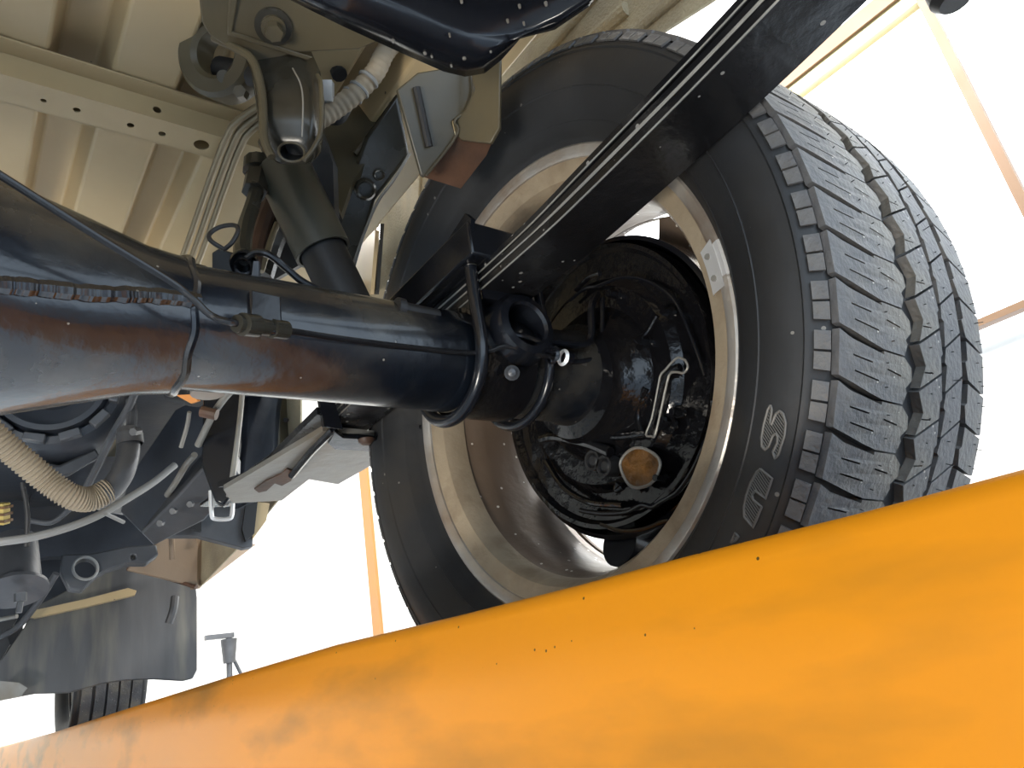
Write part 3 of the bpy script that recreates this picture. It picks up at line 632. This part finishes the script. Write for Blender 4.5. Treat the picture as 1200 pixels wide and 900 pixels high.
sheet('arch_lip', 'under', [(592,60),(640,30),(720,-30),(620,-20)], P(650, 20, x=.13), V(1, 0, -.2), .01, sd)

# black pressed pan at the top with flecks of pale paint
pan = thing('pressed_pan', 'glossy black pressed steel pan with pale paint flecks at the top edge', 'steel pan', (-.1, -.1, .2))
zp = .150
def panring(pts, z): return [P(a, b, z=z) for a, b in pts]
outerp = [(330,-5),(400,30),(470,62),(520,84),(545,90),(568,86),(588,70),(610,45),(650,35),(690,8),(720,-25)]
innerp = [(350,-40),(420,-12),(480,12),(520,30),(548,40),(575,43),(600,42),(625,36),(655,22),(690,0),(715,-30)]
inner2 = [(380,-90),(440,-60),(490,-40),(530,-20),(560,-10),(580,-8),(600,-8),(625,-12),(650,-22),(680,-40),(700,-70)]
outm = [(333,-12),(406,20),(476,51),(525,73),(547,79),(566,76),(584,62),(608,44),(648,33),(688,5),(716,-28)]
lo_ = P(540, 85, z=zp)
bm = bmesh.new()
def lay(pts, dz):  # horizontal layers of the pan
    return [bm.verts.new(P(a, b, z=zp+dz)) for a, b in pts]
outup = [bm.verts.new(P(a, b, z=zp)+V(0, 0, .045)+V(0, .006, 0)) for a, b in outerp]
r0 = lay(outerp, .006); r1 = lay(outm, 0); r2 = lay([((a[0]*.4+b[0]*.6), (a[1]*.4+b[1]*.6)) for a, b in zip(outm, innerp)], .0)
r3 = lay(innerp, .007); r4 = lay([(a, b-6) for a, b in innerp], .010); r5 = lay(inner2, .010)
r6 = [bm.verts.new(v.co+V(-.04, -.42, .02)) for v in r5]
for A, B in zip((outup, r0, r1, r2, r3, r4, r5), (r0, r1, r2, r3, r4, r5, r6)):
    for k in range(len(A)-1): bm.faces.new((A[k], A[k+1], B[k+1], B[k]))
pn = obj('pan_shell', bm, 'black_paint', pan, ang=75)
so = pn.modifiers.new('solid', 'SOLIDIFY'); so.thickness = .003
for a, b, r in ((461,48,3),(498,62,3),(506,66,2),(544,68,3.5),(529,77,2),(541,2,2.5),(609,8,2.5),(640,5,3),(595,25,2.2),(614,28,2),(527,42,1.6),(575,60,2)):
    c = P(a, b, z=zp+(.0 if b > 40 else .0085)); rr = SZ(r*.8, c)
    bm = bmesh.new(); lathe(bm, [(-.0016, 0), (-.001, rr*.8), (.002, rr)], c, Z, 10); obj('paint_fleck', bm, 'dirty_silver', pan)

# bracket plate with bolt, bump boot and rubber ring
bk = thing('mounting_bracket', 'dusty steel bracket plate with one hexagon bolt beside the black pan', 'bracket', (-.25, 0, .3))
p0 = P(320, 40, d=.60); nB = V(-.1, -.35, -.9)
pl = [(232,-20),(236,25),(246,42),(262,52),(284,58),(300,78),(345,62),(420,58),(440,50),(470,50),(330,-20)]
sheet('plate', 'olive', pl, p0, nB, .004, bk, bev=.0012)
sheet('plate_rib', 'olive', [(268,-10),(280,-10),(272,36),(366,66),(360,70),(266,40)], p0-nB.normalized()*-.001, nB, -.0025, bk, bev=.001)
nn = nB.normalized(); c = PP(320, 30, p0, nn)
bm = bmesh.new(); cyl(bm, c, c+nn*.003, SZ(21, c), sides=32); obj('washer', bm, 'dusty_black', bk)
bm = bmesh.new(); cyl(bm, c, c+nn*.007, SZ(14, c), sides=32); cyl(bm, c, c+nn*.018, SZ(10, c), sides=6); obj('hex_bolt', bm, 'olive', bk)
bt = thing('bracket_horn', 'hollow black and olive steel horn with round hole hanging over the shock absorber', 'bracket', P(340, 120, d=.6))
# horn: rounded box swept from the plate down to the end hole
def rrect(w, h, r, n=5):
    out = []
    for cx, cy, a in ((w-r, h-r, 0), (-w+r, h-r, 90), (-w+r, -h+r, 180), (w-r, -h+r, 270)):
        for k in range(n): t = math.radians(a+90*k/(n-1)); out.append((cx+r*math.cos(t), cy+r*math.sin(t)))
    return out
path = [(322,52,.645,34,-27,.026),(336,85,.625,35,-24,.026),(341,118,.612,35,-15,.025),(342,146,.603,34,0,.022),(342,166,.597,31,28,.018),(342,175,.590,25,52,.0125),(342,178,.5875,19,58,.0098)]
bm = bmesh.new(); rings = []
for px, py, d, wpx, an_, dep in path:
    c = P(px, py, d=d); wv = SZ(wpx, c)
    vd = RF*math.cos(math.radians(an_))+RD*math.sin(math.radians(an_))
    rings.append([bm.verts.new(c+RR*a*wv+vd*b*dep) for a, b in rrect(1, 1, .5)])
c = P(342, 178, d=.5875); vd = RF*math.cos(math.radians(58))+RD*math.sin(math.radians(58)); inn = RF*math.sin(math.radians(58))-RD*math.cos(math.radians(58))
rings.append([bm.verts.new(c+RR*a*SZ(13.5, c)+vd*b*.0068) for a, b in rrect(1, 1, .9)])
for A, B in zip(rings, rings[1:]):
    for k in range(len(A)): bm.faces.new((A[k], A[(k+1) % len(A)], B[(k+1) % len(B)], B[k]))
bm.faces.new(rings[0]); ho = obj('horn_shell', bm, 'dusty_black', bt, ang=60)
bm = bmesh.new(); rr_ = [[bm.verts.new(c+inn*t+RR*a*SZ(13.5, c)*k+vd*b*.0068*k) for a, b in rrect(1, 1, .9)] for t, k in ((.0, 1.0), (.016, 1.0))]
for k in range(len(rr_[0])): bm.faces.new((rr_[0][k], rr_[0][(k+1) % len(rr_[0])], rr_[1][(k+1) % len(rr_[0])], rr_[1][k]))
bm.faces.new(rr_[1]); obj('end_hole', bm, 'rubber', bt)
bm = bmesh.new(); tube(bm, [c+RR*a*SZ(15, c)+vd*b*.0076-inn*.0004 for a, b in rrect(1, 1, .9)+[rrect(1, 1, .9)[0]]], .0011, 6, 0); obj('hole_rim', bm, 'olive', bt)
pipe('side_lip', 'olive', [(250,44,.600),(275,56,.597),(294,68,.592),(303,90,.586),(308,120,.578),(309,160,.566),(318,184,.562)], .0035, bt)
pipe('side_lip', 'olive', [(372,88,.60),(376,100,.59),(376,150,.575),(368,172,.565),(356,188,.56)], .0018, bt)
pipe('surface_wire', 'dirty_silver', [(343,80,.568),(352,98,.560),(355,120,.556),(354,160,.552)], .0006, bt)
rg = thing('hanger_ring', 'large dull rubber exhaust hanger ring behind the bracket horn', 'rubber ring', P(270, 70, d=.68))
c = P(262, 66, d=.68); an = (RF*.8+X*.4+Z*.2).normalized()
bm = bmesh.new(); lathe(bm, [(-.012, .020), (-.016, .024), (-.016, .036), (-.012, .040), (.012, .041), (.012, .02)], c, an, 48, closed=True); obj('ring', bm, 'olive', rg)
bm = bmesh.new(); cyl(bm, P(258, 80, d=.69), P(318, 92, d=.66), .011, sides=14); obj('pin', bm, 'rubber', rg)
bm = bmesh.new(); cyl(bm, P(262, 90, d=.665), P(262, 90, d=.70), .006, sides=12); obj('pin_head', bm, 'olive', rg)
sheet('back_plate', 'beige', [(222,-5),(238,-5),(242,40),(235,60),(222,30)], P(230, 30, d=.70), V(0, 0, 1)+V(0, -.5, 0), .003, rg)
bm = bmesh.new(); c = P(286, 113, d=.66); bolt(bm, c, -RF, .006, .012); obj('small_bolt', bm, 'olive', rg)

# taped wiring conduit
def corr(r, amp, per): return lambda i, n: r*(1+amp*math.sin(i*2*PI/per))
wc = thing('wiring_conduit', 'grey taped wiring conduit curving between horn and side rail', 'cable', P(420, 110, d=.72))
pipe('conduit', 'hose', [(370,142,.70),(395,126,.71),(420,106,.715),(440,84,.72),(452,60,.725),(470,40,.73)], .0100, wc, 12, 20, corr(.0098, .04, 5))
bm = bmesh.new()
for a, b in ((432,93),(421,105),(413,112)):
    c = P(a, b, d=.716); dv = (P(a+9, b-11, d=.718)-c).normalized(); lathe(bm, [(-.002, .0100), (-.001, .0112), (.001, .0112), (.002, .010)], c, dv, 16)
obj('tape_band', bm, 'greyhose', wc)
pipe('strap', 'rubber', [(398,88,.73),(392,72,.74),(402,64,.74)], .008, wc)
bm = bmesh.new(); obox(bm, P(383, 108, d=.70), RR, RD, RF, .006, .010, .005); obj('clip', bm, 'silver', wc)
pipe('strap', 'rubber', [(380,140,.715),(398,140,.72),(408,124,.725)], .005, wc)

# handbrake bracket, connector and cables on the axle
hbk = thing('cable_bracket', 'small black bracket with ringed cable connector standing on the axle', 'bracket', P(275, 320, d=.5))
sheet('plate', 'black_paint', [(248,296),(256,291),(280,298),(300,310),(300,330),(248,325)], P(270, 315, d=.52), -RF, .006, hbk, bev=.001)
bm = bmesh.new(); c = P(286, 308, d=.505); dv = (RF*-.7+RR*.2+RD*.4).normalized()
lathe(bm, [(0, .006), (.003, .0075), (.004, .009), (.0, .0098), (-.004, .009), (-.004, .006)], c, dv, 24, closed=True); lathe(bm, [(-.012, .004), (.008, .0045), (.009, .006), (.006, .0065), (-.01, .0065)], c, dv, 20, closed=True); obj('grommet', bm, 'black_paint', hbk)
sheet('tab', 'greymetal', [(297,306),(303,306),(303,331),(294,331)], P(300, 320, d=.495), -RF, .003, hbk)
pipe('cable_loop', 'rubber', [(262,292,.50),(247,282,.50),(246,274,.505),(258,266,.51),(274,264,.51),(279,270,.505),(272,284,.50),(262,293,.50)], .0016, hbk)
pc = thing('brake_hose', 'dark flexible brake hose dropping beside the three bronze pipes', 'hose', P(300, 240, d=.62))
pipe('hose', 'dusty_black', [(302,200,.66),(302,215,.65),(296,240,.62),(288,265,.58),(284,292,.53),(287,305,.51)], .0065, pc)
bm = bmesh.new(); cyl(bm, P(302, 205, d=.655), P(298, 225, d=.64), .011, sides=6); cyl(bm, P(304, 190, d=.665), P(303, 202, d=.66), .014, sides=12); obj('fitting', bm, 'dusty_black', pc)
sheet('hose_bracket', 'olive', [(292,178),(305,178),(306,200),(290,196)], P(300, 190, d=.67), -RF, .006, pc)
rod = thing('sway_rod', 'rusty dark rod bundle slanting down behind the shock absorber', 'rod', P(310, 270, d=.7))
pipe('rod', 'rust', [(322,225,.74),(305,270,.70),(292,320,.66)], .009, rod)
pipe('rod', 'dusty_black', [(336,250,.74),(318,285,.71),(305,325,.69)], .012, rod)
pipe('rod', 'bronze', [(325,262,.70),(318,280,.69),(306,318,.67)], .003, rod)
sheet('dark_arm', 'rubber', [(330,250),(345,290),(352,310),(300,340),(320,290)], P(330, 300, d=.74), -RF, .01, rod)
# dark upper mount behind horn
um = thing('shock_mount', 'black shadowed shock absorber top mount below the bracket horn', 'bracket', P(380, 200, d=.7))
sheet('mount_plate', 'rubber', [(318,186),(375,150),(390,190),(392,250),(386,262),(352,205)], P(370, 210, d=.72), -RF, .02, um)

# dark rubber at the top right
bs = thing('rubber_buffer', 'small black rubber buffer poking in at the top right corner', 'rubber buffer', P(1112, -5, d=.5))
bm = bmesh.new(); c = P(1112, -12, d=.5); lathe(bm, [(-.012, 0), (-.012, .010), (-.006, .0145), (.004, .0145), (.012, .010), (.03, .010)], c, V(0, 0, 1), 28); obj('buffer', bm, 'rubber', bs)

# ================================================================ FRONT OF THE VEHICLE (lower left)
cf = thing('cab_floor', 'dark shadowed underside of the cab at lower left', 'vehicle floor', (-.6, 1.6, .45))
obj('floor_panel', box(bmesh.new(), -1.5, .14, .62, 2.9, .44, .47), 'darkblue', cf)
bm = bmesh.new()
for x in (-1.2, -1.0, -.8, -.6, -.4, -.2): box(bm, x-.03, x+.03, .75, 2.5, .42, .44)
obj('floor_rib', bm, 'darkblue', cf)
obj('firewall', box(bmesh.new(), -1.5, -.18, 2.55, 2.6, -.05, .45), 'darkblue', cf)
# frame rail forward of the spring
rf = thing('front_frame_rail', 'black chassis rail with lighter grey underside leading to the front wheel', 'frame rail', P(230, 590, y=.9))
sheet('rail_bottom', 'greymetal', [(282,560),(240,610),(180,640),(165,625),(205,585),(240,545),(262,530)], P(230, 590, y=.95), V(-.2, -.5, -.8), .05, rf, bev=.004)  # underside in a lighter grey than the rail side
sheet('rail_side', 'darkblue', [(262,530),(205,585),(165,625),(140,600),(150,560),(205,480),(240,462)], P(200, 560, y=.98), V(-.7, -.6, -.1), .03, rf, bev=.004)
bm = bmesh.new()
for a, b in ((205,598),(225,590),(247,575),(190,612)): c = P(a, b, y=.93); bolt(bm, c, -RF, .006, .01)
obj('rail_bolt', bm, 'greymetal', rf)
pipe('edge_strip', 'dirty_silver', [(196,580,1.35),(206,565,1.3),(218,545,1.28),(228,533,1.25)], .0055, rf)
eb = thing('spring_eye_bracket', 'tapered black bracket at the front eye of the leaf spring', 'bracket', P(262, 520, y=.62))
sheet('bracket_plate', 'black_paint', [(238,462),(284,458),(272,580),(262,592),(252,588),(236,545)], P(262, 520, y=.60), V(-.4, -.9, 0), .02, eb, bev=.003)
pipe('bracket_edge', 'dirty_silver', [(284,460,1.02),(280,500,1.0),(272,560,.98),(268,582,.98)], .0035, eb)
bm = bmesh.new(); tube(bm, [P(a, b, y=.62) for a, b in ((247,575),(248,602),(252,608),(268,608),(272,602),(273,580))], .0032, 8, 4); obj('shackle_loop', bm, 'silver', eb)
ft = thing('side_tank', 'dark rounded tank with beige end beyond the leaf spring front', 'tank', P(315, 510, y=1.2))
sheet('tank_shell', 'darkblue', [(285,450),(335,450),(330,480),(325,540),(300,575),(276,588),(283,520)], P(310, 520, y=1.1), V(-.2, -.9, .1), .15, ft, bev=.012)
sheet('tank_end', 'olive', [(330,450),(352,462),(352,500),(346,535),(334,565),(316,572),(326,530),(326,490)], P(340, 510, y=1.12), V(.5, -.9, 0), .02, ft, bev=.006)
bm = bmesh.new(); c = P(336, 492, y=1.11); bolt(bm, c, -RF, .006, .01); obj('bolt', bm, 'rubber', ft)
gp = thing('grey_bracket_plate', 'blue-grey bracket plate with dark slot under the tapered black bracket', 'bracket', P(270, 620, y=1.2))
sheet('plate', 'greymetal', [(195,628),(222,612),(245,592),(300,588),(296,640),(285,642),(232,628)], P(265, 620, y=1.15), V(-.1, -1, .1), .02, gp, bev=.002)
sheet('dark_slot', 'rubber', [(222,600),(236,590),(236,622),(224,620)], P(230, 605, y=1.13), V(-.1, -1, .1), .01, gp)
sheet('dark_slot', 'rubber', [(288,592),(302,588),(298,625),(288,634),(284,620)], P(293, 610, y=1.13), V(-.1, -1, .1), .01, gp)
sheet('pale_flange', 'beige', [(302,588),(316,590),(312,610),(296,632),(298,610)], P(305, 605, y=1.14), V(-.1, -1, .1), .02, gp)
ln = thing('wheel_liner', 'brown front wheel arch liner with a dark seam above the mudflap', 'wheel liner', P(220, 655, y=1.9))
sheet('liner_left', 'liner', [(200,620),(228,622),(233,640),(232,688),(148,668),(160,655)], P(210, 650, y=1.85), V(-.2, -.9, -.1), .03, ln, bev=.004)
sheet('liner_right', 'liner', [(228,622),(300,638),(232,690),(233,650)], P(230, 650, y=1.84), V(.5, -.9, -.1), .03, ln)
pipe('liner_lip', 'rust', [(150,667,2.2),(190,676,2.15),(230,688,2.1)], .006, ln)
pipe('liner_rib', 'liner', [(201,628,2.05),(202,655,2.05)], .008, ln)
# mudflap
mf = thing('mudflap', 'wide grey rubber mudflap hanging behind the front tyre', 'mudflap', P(120, 740, y=2.15))
sheet('flap', 'flap', [(-30,792),(0,775),(28,735),(40,712),(100,680),(140,655),(200,660),(228,672),(231,700),(231,785),(226,795),(214,798),(180,796),(148,797),(120,801),(80,812),(40,813),(0,821),(-30,828)], P(120, 740, y=2.15), V(-.15, -1, .05), .012, mf, bev=.003)
sheet('flap_strip', 'beige', [(30,722),(36,716),(100,702),(150,689),(160,692),(158,697),(100,711),(40,724)], P(100, 706, y=2.10), V(-.15, -1, .05), .02, mf)
pipe('flap_fold', 'flap', [(205,700,2.15),(203,715,2.12),(198,730,2.11)], .012, mf)
sheet('pale_cloth', 'dirty_silver', [(0,798),(22,800),(32,806),(25,815),(0,821),(-20,822)], P(10, 810, y=2.10), V(-.15, -1, .05), .01, mf)
# front wheel
fw = thing('front_road_tyre', 'distant front tyre with ribbed tread showing below the grey mudflap', 'wheel', (.12, 2.60, 0))
fc = V(.06, 2.60, .0); fs = .92
fpf = [(x-.0675, r*fs) for x, r in tp]
fp2 = []
ft_ = obj('tyre', lathe(bmesh.new(), [(x*1.0, r) for x, r in fpf], fc, X, 64, closed=True, ref=Y), 'tyre', fw, ang=50)
for k, x in enumerate((-.072, -.034, .002, .037, .072)):
    rr = (crown(x+.0675))*fs
    obj('tread_rib', lathe(bmesh.new(), [(x-.0150, rr-.006), (x-.0145, rr), (x+.0145, rr), (x+.0150, rr-.006)], fc, X, 96, ref=Y), 'tread', ft_)
obj('rim', lathe(bmesh.new(), [(-.07, .2*fs), (-.055, .18*fs), (-.03, .17*fs), (.04, .17*fs), (.045, .05), (.045, 0)], fc, X, 64, ref=Y), 'lip_edge', fw)

# drive line clutter
gd = thing('transmission_drum', 'round dark ringed housing partly hidden under the differential', 'gearbox', P(65, 450, y=.9))
c = P(62, 452, y=.95); k_ = SZ(1, c); an = (Y*.9+X*.25).normalized()
obj('housing', lathe(bmesh.new(), [(.12, 78*k_), (.02, 78*k_), (.0, 72*k_), (-.004, 64*k_), (.004, 60*k_), (-.012, 58*k_), (-.014, 52*k_), (.0, 50*k_), (.004, 30*k_), (-.006, 26*k_), (-.01, 12*k_), (-.02, 10*k_), (-.02, 0)], c, an, 56), 'darkblue', gd)
uu, vv = frame(an)
for t in range(12):
    a = t*PI/6+.2; q = c+(uu*math.cos(a)+vv*math.sin(a))*67*k_
    bm = bmesh.new(); tt = (-uu*math.sin(a)+vv*math.cos(a)); obox(bm, q-an*.006, tt, (uu*math.cos(a)+vv*math.sin(a)), an, 11*k_, 5*k_, .008); obj('lug', bm, 'greymetal', gd, bev=.002)
sheet('lower_case', 'greymetal', [(30,548),(70,545),(112,525),(118,535),(85,555),(60,565),(40,562)], P(70, 545, y=1.0), V(0, -1, -.2), .05, gd, bev=.004)
ch = thing('corrugated_hose', 'tan corrugated hose sagging in a curve at the left edge', 'hose', P(80, 560, y=.7))
def hr(i, n): return .0165*(1+.09*math.sin(i*2*PI/6)) if i < n else .0155
pipe('hose', 'hose', [(-40,475,.93),(-5,512,.95),(25,538,.97),(55,563,.99),(82,581,1.0),(105,585,1.02),(128,574,1.04)], .0165, ch, 18, 44, hr)
pipe('hose_end', 'greymetal', [(118,580,1.03),(132,571,1.045),(144,553,1.06),(150,530,1.08),(150,505,1.1)], .0162, ch, 18, 36)
bm = bmesh.new(); c = P(152, 512, d=1.09); lathe(bm, [(-.012, .017), (-.012, .0185), (.004, .0185), (.004, .017)], c, (P(150, 490, d=1.1)-c).normalized(), 24); bolt(bm, P(164, 505, d=1.07), -RF, .006, .02); obj('hose_clamp', bm, 'greymetal', ch)
pipe_thing('vacuum_pipe', 'greymetal', [(153,470,1.15),(155,485,1.13),(152,512,1.1)], .0075, 'short grey metal pipe above the end of the corrugated hose', 'pipe')
pipe_thing('coolant_hose', 'greyhose', [(-40,640,1.0),(0,635,1.0),(40,629,1.02),(80,618,1.05),(115,604,1.08),(150,584,1.12),(180,565,1.16),(205,545,1.2)], .0058, 'thin pale grey hose sweeping under the corrugated hose', 'hose')
pipe_thing('lever_rod', 'greymetal', [(163,445,1.1),(152,475,1.12),(132,510,1.15),(115,545,1.18),(98,578,1.2)], .006, 'slanting grey lever rod beside the round ringed housing', 'rod')
sheet_o = sheet('lever_plate', 'olive', [(126,518),(139,512),(138,535),(122,535)], P(130, 525, d=1.2), -RF, .008); tag(sheet_o, 'small olive lever plate beside the corrugated hose end', 'bracket')
pipe_thing('small_pin', 'greyhose', [(124,602,1.07),(145,612,1.1)], .003, 'short pale pin sticking out below the grey hose', 'pin')
pipe_thing('brake_cable', 'dirty_silver', [(274,455,1.02),(262,468,1.02),(250,485,1.03),(240,505,1.04),(232,522,1.05)], .005, 'scuffed brake cable threading beside the tapered black bracket', 'cable')
pipe_thing('brake_cable', 'dirty_silver', [(222,483,1.04),(219,500,1.05),(212,524,1.06)], .003, 'thin bright cable left of the scuffed brake cable', 'cable')
cb = bmesh.new(); cyl(cb, P(236, 482, d=1.01), P(254, 486, d=1.01), .008, sides=10); tag(obj('cable_clamp', cb, 'rust'), 'rusty clamp where the two brake cables cross', 'clamp')
o = sheet('amber_lamp', 'amber', [(206,463),(224,462),(232,470),(224,473)], P(214, 464, d=1.1), -RF, .01); tag(o, 'small amber piece under the axle weld', 'lamp')
c = P(205, 458, d=1.15); bm = bmesh.new(); cyl(bm, c, P(232, 462, d=1.12), .02, sides=20); tag(obj('rubber_joint', bm, 'rubber'), 'black rubber joint next to the small amber piece', 'joint')
la = thing('steering_arm', 'grey cast arm with a large round hole above the mudflap', 'arm', P(110, 662, y=1.8))
sheet('arm', 'greymetal', [(72,650),(110,648),(125,645),(150,640),(183,638),(186,650),(172,660),(150,660),(125,668),(112,676),(96,692),(80,690),(70,670)], P(110, 662, y=1.6), V(-.1, -1, 0), .05, la, holes=[circ(100, 666, 13.5, 12, 24), circ(156, 653, 3, 3, 12)], bev=.004)
pipe('arm_rim', 'greyhose', [(a, b, 'y', 1.59) for a, b in circ(100, 666, 14.5, 13, 20)+[(114.5, 666)]], .0035, la)
cn = thing('canister', 'dark upright canister at the left edge above the mudflap', 'canister', P(15, 670, y=1.5))
a0, a1 = P(16, 635, y=1.5), P(18, 688, y=1.45); k_ = SZ(1, a0)
obj('shell', lathe(bmesh.new(), [(0, 0), (0, 24*k_), ((a1-a0).length, 26*k_), ((a1-a0).length+.004, 32*k_), ((a1-a0).length+.012, 32*k_), ((a1-a0).length+.014, 0)], a0, (a1-a0), 36), 'greymetal', cn)
bm = bmesh.new(); cyl(bm, P(24, 695, y=1.42), P(24, 705, y=1.42), .012, sides=8); cyl(bm, P(24, 705, y=1.42), P(22, 718, y=1.42), .006, sides=8); obj('stud', bm, 'greymetal', cn)
pipe_thing('link_rod', 'greymetal', [(66,672,2.0),(52,695,2.0),(40,712,2.0),(20,735,2.0),(-5,748,2.0)], .009, 'grey link rod slanting down left of the mudflap top', 'rod')
pipe_thing('edge_bar', 'dirty_silver', [(-20,728,2.0),(0,726,2.0),(20,722,2.0)], .006, 'short pale bar at the left edge above the mudflap', 'bar')
o = sheet('dark_guard', 'rubber', [(-20,735),(20,725),(8,745),(12,755),(0,775),(-20,790)], P(0, 750, y=2.2), V(-.1, -1, 0), .02); tag(o, 'black guard piece at the left edge beside the mudflap', 'guard')
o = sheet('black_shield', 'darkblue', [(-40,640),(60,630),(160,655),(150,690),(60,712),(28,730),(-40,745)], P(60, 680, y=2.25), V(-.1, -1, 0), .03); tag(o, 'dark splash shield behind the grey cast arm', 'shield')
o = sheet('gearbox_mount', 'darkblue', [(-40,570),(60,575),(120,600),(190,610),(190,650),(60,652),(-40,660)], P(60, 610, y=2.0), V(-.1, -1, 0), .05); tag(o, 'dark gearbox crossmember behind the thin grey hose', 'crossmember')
cx = thing('yellow_connector', 'yellow wiring connector at the far left edge', 'connector', P(3, 600, y=.9))
bm = bmesh.new(); obox(bm, P(2, 602, d=1.1), RR, RD, RF, .008, .016, .008); obj('connector_body', bm, 'yellow', cx, bev=.001)
for k in range(3):
    bm = bmesh.new(); obox(bm, P(3, 594+k*8, d=1.1), RR, RD, RF, .0095, .002, .0095); obj('connector_rib', bm, 'brass', cx)
pipe_thing('loop_wire', 'rubber', [(26,565,1.2),(32,600,1.2),(31,640,1.2)], .004, 'thin dark wire hanging behind the grey hose', 'wire')
pipe_thing('loop_wire', 'greymetal', [(35,610,1.3),(60,612,1.3),(78,600,1.3),(84,590,1.3)], .005, 'dark curved tube looping under the corrugated hose', 'pipe')
